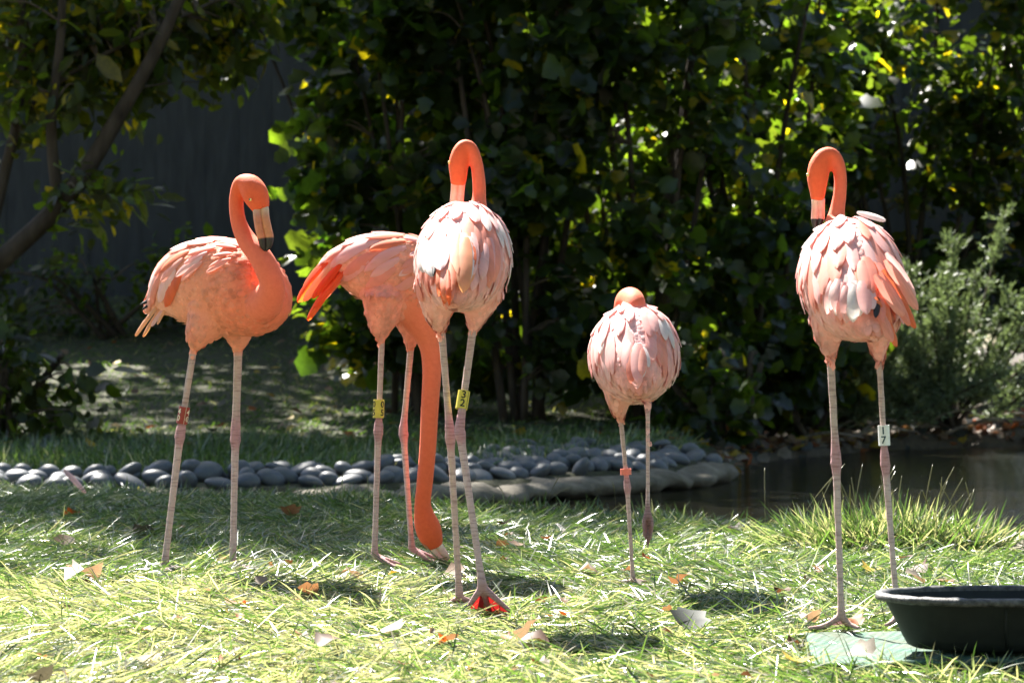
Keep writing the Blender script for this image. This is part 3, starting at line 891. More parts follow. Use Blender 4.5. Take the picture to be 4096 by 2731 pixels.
FL = [(385, 2300, 150, 'pale', 'curled pale grey leaf lying left of the first flamingo\'s feet'), (330, 2315, 70, 'brown', 'small brown leaf tucked under the curled pale leaf'),
      (925, 2430, 95, 'orange', 'rust-brown leaf lying alone in the straw-coloured grass'), (890, 2460, 45, 'yellow', 'small yellow leaf touching the rust-brown leaf'),
      (600, 2645, 100, 'yellow', 'bright yellow leaf on the straw-coloured grass'), (1260, 2375, 80, 'tan', 'tan leaf beside the feeding flamingo\'s shadow'),
      (1055, 2360, 70, 'pale', 'small pale pink leaf below the first flamingo'), (320, 2055, 75, 'orange', 'orange-brown leaf in the shaded grass'),
      (1170, 2055, 80, 'tan', 'pinkish tan leaf in the shaded grass beside the dark tuft'), (530, 2130, 90, 'grey', 'grey-green leaf standing up in the shaded grass'),
      (1550, 2285, 50, 'yellow', 'small ochre leaf beneath the feeding flamingo'), (1430, 2310, 90, 'pale', 'bleached leaf below the feeding flamingo\'s near foot'),
      (1770, 2282, 100, 'tan', 'tan leaf under the feeding flamingo\'s beak'), (1530, 2510, 150, 'pale', 'large bleached leaf left of the red-webbed foot'),
      (2055, 2195, 70, 'tan', 'crumpled tan leaf between the third flamingo and the one-legged one'), (2050, 2150, 35, 'brown', 'small dark brown leaf standing up behind the crumpled tan leaf'),
      (2315, 2285, 80, 'pale', 'bleached leaf left of the one-legged flamingo\'s foot'), (2700, 2320, 100, 'tan', 'tan leaf right of the one-legged flamingo\'s foot'),
      (2250, 2430, 50, 'orange', 'small orange leaf right of the red-webbed foot'), (2750, 2480, 150, 'grey', 'dark grey-green leaf lying bent in the sunlit grass'),
      (2080, 2540, 130, 'pale', 'pale leaf lying flat beside a brown crumpled one'), (2200, 2560, 120, 'brown', 'brown crumpled leaf beside a flat pale leaf'),
      (1900, 2675, 50, 'yellow', 'small dark yellow leaf on the sunlit foreground grass'), (2140, 2655, 70, 'brown', 'dark brown leaf on the sunlit foreground grass'),
      (3110, 2370, 70, 'brown', 'brown curled leaf left of the standing foot on the mat'), (3490, 2265, 80, 'yellow', 'yellow-orange leaf at the foot of the large tuft'),
      (3700, 2270, 80, 'brown', 'brown leaf in the shade of the large tuft'), (3700, 2320, 100, 'pale', 'white bleached leaf behind the black tub'),
      (3820, 2320, 70, 'tan', 'russet leaf standing in the grass behind the black tub'), (3560, 2090, 60, 'orange', 'orange leaf caught in the large tuft'),
      (3260, 2480, 90, 'pale', 'pale crumpled leaf at the corner of the green mat'), (3410, 2480, 70, 'orange', 'russet leaf behind the standing foot on the mat'),
      (3480, 2615, 120, 'pale', 'bleached leaf lying on the green mat against the tub'), (3180, 2650, 120, 'yellow', 'long yellow leaf in front of the green mat'),
      (3840, 2655, 90, 'pale', 'pale leaf lying in front of the black tub'), (120, 2520, 60, 'brown', 'small dark leaf on the straw-coloured grass at the far left'),
      (190, 2700, 110, 'grey', 'grey-green leaf lying in the foreground straw'), (1270, 2600, 110, 'brown', 'crumpled brown leaf with a pale edge in the foreground'),
      (250, 2160, 90, 'tan', 'tan leaf half buried in the shaded grass'), (2570, 2250, 40, 'orange', 'orange scrap of leaf under the hanging foot')]
for (px, py, s, cn, lab) in FL:
    fallen(px, py, s, cn, lab)
for k in range(80):
    cn = random.choice(['brown', 'pale', 'tan', 'pale', 'orange'])
    px, py = rng.uniform(-50, 4150), rng.uniform(2080, 2725)
    if 3200 < px and py > 2480: continue
    fallen(px, py, rng.uniform(28, 60), cn, 'small %s leaf scrap among the grass blades' % {'pale': 'bleached'}.get(cn, cn), 'small %s leaf scraps in the grass' % {'pale': 'bleached'}.get(cn, cn))

# leaf litter on the far lawn and dirt bank
n = 1500
X, Y = scatter(n, 14.2, 23.5)
ok = (pond_depth(X, Y) < -.1) & ((X > 1.2) | (rng.random(n) < .22))
X, Y = X[ok], Y[ok]; n = len(X)
P = np.stack([X, Y, ground_z(X, Y) + .05], 1)
R = leaf_frames(rng.normal(size=(n, 3)) * np.array((1, 1, .2)), np.array((0, -.2, 1)) + rng.normal(scale=.3, size=(n, 3)))
cols = np.array([LC[k] for k in LC])[rng.integers(0, len(LC), n)]
Vv, Tt, cc = leaves(P, R, rng.uniform(.05, .11, n), cols, LEAF_V, LEAF_T)
tag(obj('leaf_litter', np_mesh('leaf_litter', Vv, [Tt], cc), M_litter), 'dry fallen leaves strewn over the far lawn', 'leaf litter', kind='stuff')

n = 900
X = rng.uniform(1.3, 5.5, n); Y = np.interp(X, far_pts[:, 0], far_pts[:, 1]) + rng.uniform(-.04, .9, n)
P = np.stack([X, Y, np.maximum(ground_z(X, Y), WATER_Z) + .02], 1)
R = leaf_frames(rng.normal(size=(n, 3)) * np.array((1, 1, .3)), np.array((0, -.4, 1)) + rng.normal(scale=.4, size=(n, 3)))
cols = np.array([LC[k] for k in LC])[rng.integers(0, len(LC), n)] * .8
Vv, Tt, cc = leaves(P, R, rng.uniform(.05, .11, n), cols, LEAF_V, LEAF_T)
tag(obj('bank_litter', np_mesh('bank_litter', Vv, [Tt], cc), M_litter), 'dry leaves along the muddy far bank of the pond', 'leaf litter', kind='stuff')

# ------------------------------------------------------------------ feathers
def feather_mesh(name, mat, width=.28, curve=.40, notch=0):
    xs_ = [0, .12, .35, .62, .84, .95, 1.0]
    hw = [.18, .34, .48, .5, .42, .27, .05]
    V = []
    for x, h in zip(xs_, hw):
        zc = -curve * x * x
        for s in (-1, -.5, 0, .5, 1):
            V.append((x, s * h * width, zc + .045 * (1 - s * s) ))
    V = np.array(V); Q = []
    for i in range(len(xs_) - 1):
        for j in range(4):
            Q.append((i * 5 + j, (i + 1) * 5 + j, (i + 1) * 5 + j + 1, i * 5 + j + 1))
    me = np_mesh(name, V, [np.array(Q)], None, True)
    me.materials.append(mat)
    return me
FE = {k: feather_mesh('feather', m) for k, m in dict(pale=M_fea_pale, salmon=M_fea_salmon, orange=M_fea_orange, red=M_fea_red, tail=M_fea_tail, black=M_fea_black, white=M_fea_white).items()}
FE_narrow = {k: feather_mesh('feather', m, .17, .12) for k, m in dict(pale=M_fea_pale, salmon=M_fea_salmon, orange=M_fea_orange, red=M_fea_red, tail=M_fea_tail, black=M_fea_black, white=M_fea_white).items()}
PL_V = np.array([(0, 0, 0), (.35, .36, -.02), (.8, .30, -.05), (1, 0, -.06), (.8, -.30, -.05), (.35, -.36, -.02), (.5, 0, .08)])
PL_T = np.array([(6, 0, 5), (6, 1, 0), (6, 2, 1), (6, 3, 2), (6, 4, 3), (6, 5, 4)])
M_plume = mat_leaf('contour_feather', .12, .65, .25, tmul=(1.1, 1.0, .95))

def put_feather(parent, origin, base, d, n, length, kind, name='feather', narrow=False, wmul=1.0, zmul=1.0):
    o = bpy.data.objects.new(name, (FE_narrow if narrow else FE)[kind])
    R = leaf_frames(np.array(d, float)[None], np.array(n, float)[None])[0]
    M4 = np.eye(4)
    M4[:3, 0] = R[:, 0] * length; M4[:3, 1] = R[:, 1] * length * wmul; M4[:3, 2] = R[:, 2] * length * zmul
    M4[:3, 3] = np.array(base) - origin
    link(o, parent)
    o.matrix_basis = Matrix(M4.tolist())
    return o

# ------------------------------------------------------------------ flamingos
C_leg = (.50, .38, .35); C_hock = (.48, .27, .29); C_tars = (.55, .41, .40); C_foot = (.27, .19, .21)
C_coral = (.80, .125, .040); C_neck = (.78, .18, .105)

def flamingo(spec):
    Yb = spec['Y']
    s = F / Yb                                  # px per metre at the bird
    def P(px, py, dy=0.0): return np.array(W(px, py, Yb + dy))
    origin = np.array((P(*spec['base'])[0], Yb, 0.0)); origin[2] = float(ground_z(origin[0], origin[1]))
    root = empty('flamingo', origin)
    tag(root, spec['label'], 'flamingo', 'flamingos on the bank')
    lofts = []
    def loft(rows, cols, up=(0, 0, 1), n=6, seg=22, leg=0):
        """rows (px,py,dy,ru,rs) -> tube data"""
        rows = [r if len(r) == 5 else (*r, r[3]) for r in rows]
        pts = np.array([(*P(*r[:3]), r[3] / s, r[4] / s) for r in rows])
        q = catmull(pts, n); cc = catmull(np.array(cols, float), n)
        q[:, 3:] = np.maximum(q[:, 3:], .002)
        lofts.append((q, np.clip(cc, 0, 1), leg))
        return tube(q[:, :3], q[:, 3], q[:, 4], seg, up)
    A = Acc()
    body_cols = spec['body_cols']
    A.add(*loft(spec['body'], body_cols, n=8, seg=32))
    body_q = lofts[0][0]
    nk = spec['neck']
    ncol = [np.array(spec['neck_base']) * (1 - t) + np.array(spec['neck_tip']) * t for t in np.clip(np.linspace(-.2, 1.6, len(nk)), 0, 1)]
    A.add(*loft(nk, ncol, up=(0, -1, .01), n=8, seg=24))
    for th in spec['thighs']:
        th = [(th[0][0], th[0][1] - th[0][3] * .85, th[0][2], th[0][3] * .4), (th[0][0], th[0][1] - th[0][3] * .3, th[0][2], th[0][3] * .85)] + list(th)
        A.add(*loft(th, [spec['thigh_col']] * len(th), up=(0, 1, 0), n=6, seg=20))
    webs = []
    for lg in spec['legs']:
        (tx, ty, td), (hx, hy, hd), (fx, fy, fd) = lg['top'], lg['hock'], lg['foot']
        rt, rh, rf = lg['r']
        def mix(a, b_, t): return tuple(a[i] * (1 - t) + b_[i] * t for i in range(3))
        tp, hk, ft = (tx, ty, td), (hx, hy, hd), (fx, fy, fd)
        rows = [(*tp, rt), (*mix(tp, hk, .3), rt * .95), (*mix(tp, hk, .7), rt * .9), (*mix(tp, hk, .9), rt * 1.1), (*mix(tp, hk, .97), rh * .88), (*mix(hk, ft, .0), rh * .84), (*mix(hk, ft, .035), rh * .95), (*mix(hk, ft, .08), rh * .74), (*mix(hk, ft, .16), rf * 1.05),
                (*mix(hk, ft, .5), rf * .95), (*mix(hk, ft, .85), rf * .95), (*mix(hk, ft, .95), rf * 1.1), (*ft, rf * 1.3)]
        fc = lg.get('foot_col', C_foot)
        cols = [C_leg, C_leg, C_leg, C_hock, C_hock, C_hock, C_hock, C_hock, C_tars, C_tars, C_tars, np.array(C_tars) * .5 + np.array(fc) * .5, fc]
        A.add(*loft(rows, cols, up=(0, 1, 0), n=4, seg=16, leg=1))
        # toes
        toes = lg.get('toes')
        if toes is None:
            hd_ = lg.get('heading', spec['heading'])
            j = P(*ft)
            toes3 = []
            for da, ln in ((-.55, .075), (0, .085), (.55, .075)):
                a = hd_ + da
                tipx, tipy = j[0] + ln * math.cos(a), j[1] + ln * math.sin(a)
                gz = float(ground_z(tipx, tipy)) + .008
                toes3.append([tuple(j), (j[0] + .45 * ln * math.cos(a), j[1] + .45 * ln * math.sin(a), (j[2] + gz) / 2 + .002), (tipx, tipy, gz)])
        else:
            toes3 = [[tuple(P(*ft)), *[tuple(P(*t)) for t in tt]] for tt in toes]
        for tt in toes3:
            q = catmull(np.array(tt), 5)
            rr = np.linspace(rf * 1.0 / s, rf * .62 / s, len(q))
            lofts.append((np.column_stack([q, rr, rr]), np.tile(fc, (len(q), 1)), 1))
            A.add(*tube(q, rr, rr, 10, (0, 0, 1) if abs(q[-1, 2] - q[0, 2]) < .5 * np.linalg.norm(q[-1] - q[0]) else (0, 1, 0)))
        for a_, b_ in zip(toes3[:-1], toes3[1:]):
            qa, qb = catmull(np.array(a_), 5), catmull(np.array(b_), 5)
            m = len(qa)
            # scalloped membrane, slightly thick
            V = []
            for k in range(m):
                mid = (qa[k] + qb[k]) / 2
                pull = qa[0] + (mid - qa[0]) * .88
                V += [qa[k], (qa[k] + pull) / 2 * .5 + (qa[k] + qb[k]) / 4, pull, (qb[k] + pull) / 2 * .5 + (qa[k] + qb[k]) / 4, qb[k]]
            V = np.array(V)
            Q = np.array([(i * 5 + j, (i + 1) * 5 + j, (i + 1) * 5 + j + 1, i * 5 + j + 1) for i in range(m - 1) for j in range(4)])
            webs.append((np_mesh('web', local(V, origin), [Q], None, True), lg.get('web', 'dull')))
    me0 = A.mesh('body_tmp', origin)
    tmp = bpy.data.objects.new('body_tmp', me0)
    COL.objects.link(tmp)
    md = tmp.modifiers.new('r', 'REMESH'); md.mode = 'VOXEL'; md.voxel_size = .0042; md.adaptivity = 0
    sm = tmp.modifiers.new('s', 'SMOOTH'); sm.factor = .5; sm.iterations = 4
    dg = bpy.context.evaluated_depsgraph_get()
    me = bpy.data.meshes.new_from_object(tmp.evaluated_get(dg))
    bpy.data.objects.remove(tmp)
    me.name = 'body'
    nv = len(me.vertices)
    co = np.zeros(nv * 3, np.float32); me.vertices.foreach_get('co', co)
    co = co.reshape(-1, 3) + origin
    zone = np.zeros(nv, int); zbest = np.full(nv, 1e9)
    wsum = np.zeros(nv); csum = np.zeros((nv, 3)); lsum = np.zeros(nv)
    for zi, (q, cc, leg) in enumerate(lofts):
        best = np.full(nv, 1e9); bi = np.zeros(nv, int)
        for k in range(len(q)):
            d = np.linalg.norm(co - q[k, :3], axis=1) / (.5 * (q[k, 3] + q[k, 4]))
            u = d < best
            best[u] = d[u]; bi[u] = k
        w_ = np.maximum(best, .3) ** -12
        u = best < zbest; zone[u] = zi; zbest[u] = best[u]
        wsum += w_; csum += cc[bi] * w_[:, None]; lsum += leg * w_
    col = np.concatenate([csum / wsum[:, None], (lsum / wsum)[:, None]], 1).astype(np.float32)
    at = me.color_attributes.new('Col', 'FLOAT_COLOR', 'POINT')
    at.data.foreach_set('color', col.ravel())
    me.polygons.foreach_set('use_smooth', np.ones(len(me.polygons), bool))
    me.materials.clear()
    body = obj('body', me, M_bird, root)
    for wm, wk in webs:
        obj('web', wm, M_web if wk == 'red' else M_web_dull, root)

    # ---- body surface coordinates for the feathers
    q = body_q
    T, U, S = frames(q[:, :3])
    m = len(q)
    def surf(a, th):
        k = a * (m - 1); i0 = int(min(max(k, 0), m - 2)); t = k - i0
        L_ = lambda arr: arr[i0] * (1 - t) + arr[i0 + 1] * t
        c, u, sd = L_(q[:, :3]), L_(U), L_(S)
        return c + u * (L_(q[:, 3]) * math.cos(th)) + sd * (L_(q[:, 4]) * math.sin(th))
    def surf_n(a, th):
        e = .02
        pa = surf(min(a + e, 1), th) - surf(max(a - e, 0), th)
        pt = surf(a, th + .05) - surf(a, th - .05)
        n_ = np.cross(pt, pa)
        n_ /= np.linalg.norm(n_) + 1e-9
        c = q[int(round(a * (m - 1))), :3]
        return n_ if n_ @ (surf(a, th) - c) > 0 else -n_
    axis = q[int(m * .8), :3] - q[int(m * .2), :3]; axis /= np.linalg.norm(axis)
    droop = spec.get('droop', .35)
    def flow(a, th, extra=0.0):
        n_ = surf_n(a, th)
        f = -axis + np.array((0, 0, -(droop + extra) * abs(math.sin(th))))
        f = f - n_ * (f @ n_)
        return f / (np.linalg.norm(f) + 1e-9), n_
    # contour feathers: sampled on the finished skin
    npol = len(me.polygons)
    pa_ = np.zeros(npol); me.polygons.foreach_get('area', pa_)
    pc_ = np.zeros(npol * 3); me.polygons.foreach_get('center', pc_); pc_ = pc_.reshape(-1, 3)
    pn_ = np.zeros(npol * 3); me.polygons.foreach_get('normal', pn_); pn_ = pn_.reshape(-1, 3)
    ls_ = np.zeros(npol, np.int32); me.polygons.foreach_get('loop_start', ls_)
    lv_ = np.zeros(len(me.loops), np.int32); me.loops.foreach_get('vertex_index', lv_)
    v0_ = lv_[ls_]
    nth = len(spec['thighs'])
    pz = zone[v0_]
    okp = (pz == 0) | ((pz >= 2) & (pz < 2 + nth))
    okp &= col[v0_, 3] < .25
    okp &= (pn_ @ axis) < .72
    pr = pa_ * okp
    pick = rng.choice(npol, size=spec.get('plumes', 4600), p=pr / pr.sum())
    nn_ = pn_[pick]
    fl = np.where((pz[pick] == 0)[:, None], -axis + np.array((0, 0, -droop))[None] * .8, np.array((0, 0, -1.0)) - .25 * axis)
    fl = fl - nn_ * np.sum(fl * nn_, 1, keepdims=True) + rng.normal(scale=.10, size=fl.shape)
    fl = norm(fl) + nn_ * rng.uniform(-.06, .05, size=(len(pick), 1))
    R = leaf_frames(fl, nn_ + rng.normal(scale=.06, size=nn_.shape))
    cols = np.clip(col[v0_[pick], :3] * (1 + rng.normal(size=(len(pick), 1)) * .05) + rng.random((len(pick), 1)) * np.array((.01, .05, .045)), 0, .93)
    Vv, Tt, cc = leaves(pc_[pick] - nn_ * .0008, R, rng.uniform(.015, .027, len(pick)), cols, PL_V, PL_T)
    o = obj('plumage', np_mesh('plumage', Vv, [Tt], cc, True), M_plume, root)
    tag(o, kind='stuff')
    from mathutils.bvhtree import BVHTree
    bvh = BVHTree.FromPolygons([tuple(c) for c in (co - origin)], [tuple(p.vertices) for p in me.polygons])
    def snap(p):
        l_, n_, i_, d_ = bvh.find_nearest(Vector(p - origin))
        return np.array(l_) + origin, np.array(n_)
    def conform(p, f, ln, kd, layer):
        xs_ = [0, .12, .3, .48, .66, .82, .93, 1.0]
        hw = [.20, .36, .47, .50, .48, .38, .24, .04]
        wid = .27 * ln * rng.uniform(.9, 1.15)
        p, n_ = snap(p)
        V = []; last = 0
        curl = rng.normal() * .25
        for x, h in zip(xs_, hw):
            step = (x - last) * ln; last = x
            if step > 0:
                q_, n2 = snap(p + f * step)
                if n2 @ n_ < .35: return
                n_ = n2
                p = q_
                g = -axis + np.array((0, 0, -(droop + .4)))
                g = norm(g - n_ * (g @ n_))
                f = f * .8 + g * .2
            f = f - n_ * (f @ n_); f = norm(f)
            sd_ = np.cross(n_, f)
            f = norm(f + sd_ * curl * step * 4)
            off = .0012 + layer + .0055 * x ** 1.5
            for k in (-1, -.5, 0, .5, 1):
                V.append(p + sd_ * (k * h * wid) + n_ * (off + .0016 * (1 - k * k) - (k * h * wid) ** 2 / .22) - origin)
        Q = [(i * 5 + j, (i + 1) * 5 + j, (i + 1) * 5 + j + 1, i * 5 + j + 1) for i in range(len(xs_) - 1) for j in range(4)]
        if np.linalg.norm(V[-3] - V[2]) < .7 * ln or n_[2] < -.6: return
        fmesh = np_mesh('feather', np.array(V), [np.array(Q)], None, True)
        fmesh.materials.append(FE[kd].materials[0])
        link(bpy.data.objects.new('feather', fmesh), root)
    # rows of larger wing feathers
    kinds = spec.get('wing_kinds', ('pale', 'pale', 'salmon'))
    for ri, row in enumerate(reversed(spec.get('wing_rows', []))):
        a0, lo, hi, cnt, ln, kd = row
        for sd in spec.get('wing_sides', (-1, 1)):
            for k in range(cnt):
                th = sd * (lo + (hi - lo) * (k + .5 + rng.normal() * .15) / cnt)
                a = a0 + rng.normal() * .015
                p = surf(a, th); f, n_ = flow(a, th, spec.get('wing_droop', .3))
                conform(p, f + rng.normal(scale=.06, size=3), ln * rng.uniform(.85, 1.2), random.choice(kd), .0006 * ri)
    for (b0, t0, kd, wm, nm) in spec.get('quills', []):
        pb, pt = P(*b0), P(*t0)
        d = pt - pb; ln = np.linalg.norm(d)
        nrm = np.array(spec.get('quill_n', (-.1, -.75, .6))) + rng.normal(scale=.15, size=3)
        put_feather(root, origin, pb, d, nrm, ln, kd, nm, True, wm)
    def drape(b_, t_, wm, kd, off0, nm):
        """a feather lying on the body from one point of its surface to another"""
        cam_o = Vector(np.array((0, 0, H)) - origin)
        xs_ = [0, .12, .3, .48, .66, .82, .93, 1.0]; hw = [.22, .38, .48, .50, .47, .36, .22, .04]
        cs = []; depth = None; dstep = 0.0; nl = np.array((0, -1.0, .2))
        for x in xs_:
            pxx, pyy = b_[0] + (t_[0] - b_[0]) * x, b_[1] + (t_[1] - b_[1]) * x
            d_ = Vector(P(pxx, pyy, 0) - np.array((0, 0, H))).normalized()
            l_, n_, i_, ds = bvh.ray_cast(cam_o, d_)
            if l_ is not None and (depth is None or abs(ds - depth) < .12):
                depth = ds; nl = np.array(n_)
            elif depth is None:
                depth = (P(pxx, pyy, -.1) - np.array((0, 0, H))) @ np.array(d_)
            cs.append((np.array(cam_o) + np.array(d_) * (depth - off0 - .012 * x), nl))
        C_ = np.array([c[0] for c in cs]); T_ = norm(np.gradient(C_, axis=0))
        ln = np.linalg.norm(C_[-1] - C_[0]); V = []
        for (c, n_), f_, h in zip(cs, T_, hw):
            n2 = norm(n_ * .5 + np.array((0, -.8, .2)))
            sd_ = norm(np.cross(n2, f_))
            for k in (-1, -.5, 0, .5, 1):
                w_ = k * h * .17 * wm * ln
                V.append(c + sd_ * w_ + n2 * (.002 * (1 - k * k) - w_ * w_ / .25))
        Q = [(i * 5 + j, (i + 1) * 5 + j, (i + 1) * 5 + j + 1, i * 5 + j + 1) for i in range(len(xs_) - 1) for j in range(4)]
        fmesh = np_mesh('feather', np.array(V), [np.array(Q)], None, True)
        fmesh.materials.append(FE[kd].materials[0])
        link(bpy.data.objects.new(nm, fmesh), root)
    for (b_, t_, kd, wm, off0, nm) in spec.get('drapes', []):
        drape(b_, t_, wm, kd, off0, nm)
    for (b0, x0, x1, y0, y1, dyt, cnt, kds, wm, nm) in spec.get('fans', []):
        for k in range(cnt):
            t = (k + .5) / cnt
            drape((b0[0] + (t - .5) * b0[3], b0[1] + rng.normal() * 10), (x0 + (x1 - x0) * t + rng.normal() * 5, y0 + (y1 - y0) * (1 - abs(2 * t - 1)) + rng.normal() * 9), wm, random.choice(kds), .004 + .0012 * ((k * 5) % cnt), nm)
    # beak: two mandibles
    bk = spec['beak']
    rows = bk['rows']; offv = bk['split']
    for sgn, nm in ((1, 'upper_mandible'), (-1, 'lower_mandible')):
        pts = []
        for (px, py, dy, r, f_) in rows:
            k = .46 * r * sgn
            pts.append((*P(px + offv[0] * k, py + offv[1] * k, dy), r * .60 / s, f_))
        qd = catmull(np.array(pts), 6)
        qd[:, 3] = np.maximum(qd[:, 3], .001)
        Vv, Qq, Tt = tube(qd[:, :3], qd[:, 3], qd[:, 3] * .95, 14, (0, -1, 0))
        f_ = np.concatenate([np.repeat(qd[:, 4], 14), qd[[0, -1], 4]])
        cr = np.array(bk['cols'])       # base, mid, tip
        cc = np.where(f_[:, None] < .3, cr[0], np.where(f_[:, None] < .68, cr[1], cr[2]))
        mixk = np.clip((f_ - .05) / .2, 0, 1)[:, None]
        cc = np.where(f_[:, None] < .68, cr[0] * (1 - mixk) + cr[1] * mixk, cr[2])
        if sgn < 0: cc = cc * np.array((1, .86, .9))
        B = Acc(); B.add(Vv, Qq, Tt, cc)
        obj(nm, B.mesh(nm, origin), M_beak, root)
    for e in spec.get('eyes', []):
        c = P(*e[:3])
        bm = bmesh.new(); bmesh.ops.create_uvsphere(bm, u_segments=12, v_segments=8, radius=.004)
        em = bpy.data.meshes.new('eye'); bm.to_mesh(em); bm.free()
        em.polygons.foreach_set('use_smooth', np.ones(len(em.polygons), bool))
        eo = obj('eye', em, M_eye, root); eo.location = c - origin
        bm = bmesh.new(); bmesh.ops.create_uvsphere(bm, u_segments=10, v_segments=6, radius=.0024)
        pm = bpy.data.meshes.new('pupil'); bm.to_mesh(pm); bm.free()
        po = obj('pupil', pm, M_pupil, eo); po.location = np.array(e[3]) * .0024
    # leg band with its digits
    for bd in spec.get('bands', []):
        p0, p1 = P(*bd['p0']), P(*bd['p1'])
        ax = p0 - p1; hgt = np.linalg.norm(ax); ax = ax / hgt
        r = bd['r'] / s
        y_ = np.array((0, -1.0, 0)); y_ = y_ - ax * (y_ @ ax); y_ /= np.linalg.norm(y_)      # towards the viewer side
        x_ = np.cross(ax, -y_); x_ /= np.linalg.norm(x_)
        if x_[0] < 0: x_ = -x_
        sg = 32; aa = np.arange(sg) / sg * 2 * math.pi
        prof = [(r, 0), (r, hgt), (r - .0016, hgt), (r - .0016, 0)]
        V = np.vstack([p1 + ax * z + (x_ * np.cos(aa)[:, None] + y_ * np.sin(aa)[:, None]) * rr for rr, z in prof])
        i, j = np.meshgrid(np.arange(4), np.arange(sg), indexing='ij')
        Q = np.stack([i * sg + j, i * sg + (j + 1) % sg, ((i + 1) % 4) * sg + (j + 1) % sg, ((i + 1) % 4) * sg + j], -1).reshape(-1, 4)
        bo = obj('leg_band', np_mesh('leg_band', local(V, origin), [Q], None, False), M_band[bd['col']], root)
        bo['label'] = bd['label']
        for (ch, ang, v0, size) in bd.get('digits', []):
            cu = bpy.data.curves.new('digit', 'FONT'); cu.body = ch; cu.align_x = 'CENTER'; cu.align_y = 'CENTER'; cu.size = size; cu.offset = size * .018
            to = bpy.data.objects.new('digit_tmp', cu); COL.objects.link(to)
            dg = bpy.context.evaluated_depsgraph_get()
            tm = bpy.data.meshes.new_from_object(to.evaluated_get(dg)); bpy.data.objects.remove(to)
            bm = bmesh.new(); bm.from_mesh(tm)
            bmesh.ops.subdivide_edges(bm, edges=bm.edges[:], cuts=1)
            bm.to_mesh(tm); bm.free()
            vv = np.zeros(len(tm.vertices) * 3, np.float32); tm.vertices.foreach_get('co', vv); vv = vv.reshape(-1, 3)
            th = vv[:, 0] / r + ang
            world_ = p1 + ax * (hgt * v0 + vv[:, 1])[:, None] + (x_ * np.sin(th)[:, None] + y_ * np.cos(th)[:, None]) * (r + .0006)
            tm.vertices.foreach_set('co', (world_ - origin).astype(np.float32).ravel()); tm.update()
            tm.materials.clear(); tm.name = 'digit'
            obj('digit', tm, M_ink[bd['ink']], bo)
        for ang in bd.get('lines', []):
            th = np.array([ang - .03, ang + .03])
            V = np.array([p1 + ax * z + (x_ * math.sin(t) + y_ * math.cos(t)) * (r + .0006) for z in (0, hgt) for t in th])
            obj('line', np_mesh('line', local(V, origin), [np.array([[0, 1, 3, 2]])]), M_ink[bd['ink']], bo)
    return root

pale3 = (.87, .46, .42); sal = (.84, .30, .21); org = (.80, .22, .10); cream = (.83, .38, .30)

BIRDS = []
# 1: three-quarter view, head bent towards the chest
BIRDS.append(dict(
    label='coral flamingo with red-brown leg band 40, beak lowered to its chest', Y=6.52, base=(795, 2290, 0), heading=-.6,
    body=[(585, 1240, .16, 16), (640, 1205, .14, 62, 55), (720, 1155, .09, 142, 115), (820, 1135, .03, 178, 150), (930, 1150, -.03, 188, 160), (1030, 1185, -.09, 160, 150), (1095, 1195, -.13, 105, 105), (1130, 1190, -.15, 35, 35)],
    body_cols=[sal, (.84, .42, .31), (.84, .38, .26), (.83, .33, .21), (.81, .27, .15), (.80, .215, .115), (.79, .19, .10), (.79, .19, .10)],
    neck=[(1010, 1225, -.10, 95), (1062, 1205, -.17, 70), (1088, 1145, -.215, 51), (1070, 1080, -.22, 48), (1035, 1018, -.205, 45), (990, 965, -.18, 39), (958, 900, -.16, 32), (946, 830, -.15, 29), (950, 775, -.15, 30), (968, 738, -.155, 36), (1000, 745, -.17, 47), (1022, 780, -.185, 51), (1036, 815, -.195, 42), (1043, 842, -.20, 31)],
    neck_base=C_neck, neck_tip=C_coral, thigh_col=(.83, .30, .19),
    thighs=[[(860, 1240, -.03, 115), (800, 1330, -.05, 62), (778, 1385, -.05, 28)], [(945, 1250, .03, 100), (953, 1340, .03, 58), (954, 1392, .03, 26)]],
    legs=[dict(top=(778, 1375, -.05), hock=(722, 1728, -.05), foot=(657, 2272, -.05), r=(15, 23, 15)), dict(top=(954, 1380, .03), hock=(942, 1742, .03), foot=(931, 2268, .0), r=(18, 24, 15))],
    droop=.5, wing_droop=.5, wing_sides=(1, -1),
    hug=.15, wing_rows=[(.62, .1, .9, 5, .06, ('salmon',)), (.53, .1, 1.1, 6, .085, ('salmon', 'pale')), (.43, .1, 1.4, 7, .11, ('pale', 'salmon', 'orange')), (.33, .1, 1.6, 7, .125, ('salmon', 'pale', 'orange')), (.25, .15, 1.45, 6, .12, ('salmon', 'pale', 'orange'))],
    quills=[((640, 1215, .10), (530, 1335, .1), 'tail', 1.1, 'tail_feather'), ((650, 1225, .09), (562, 1340, .09), 'tail', 1.0, 'tail_feather'), ((660, 1220, .09), (600, 1300, .08), 'pale', 1.5, 'tail_feather'), ((640, 1180, .12), (556, 1215, .12), 'black', 1.2, 'flight_feather'), ((635, 1190, .12), (565, 1235, .12), 'black', 1.0, 'flight_feather'), ((665, 1230, .07), (625, 1295, .06), 'tail', 1.2, 'tail_feather')],
    beak=dict(rows=[(1043, 835, -.20, 31, 0), (1046, 870, -.215, 31, .2), (1053, 910, -.225, 32, .4), (1062, 950, -.23, 31, .65), (1064, 982, -.23, 23, .85), (1062, 1005, -.23, 6, 1)], split=(1, -.12), cols=[(.62, .47, .28), (.62, .24, .10), (.015, .014, .014)]),
    eyes=[(1001, 799, -.225, (-.5, -.8, .1))],
    bands=[dict(p0=(739, 1627, -.05), p1=(727, 1694, -.05), r=22, col='red', ink='cream', label='red-brown leg band with cream digits 4 and 0', digits=[('4', -.75, .70, .021), ('0', -.75, .30, .021), ('4', 1.05, .70, .021), ('0', 1.05, .30, .021)], lines=[.45])]))
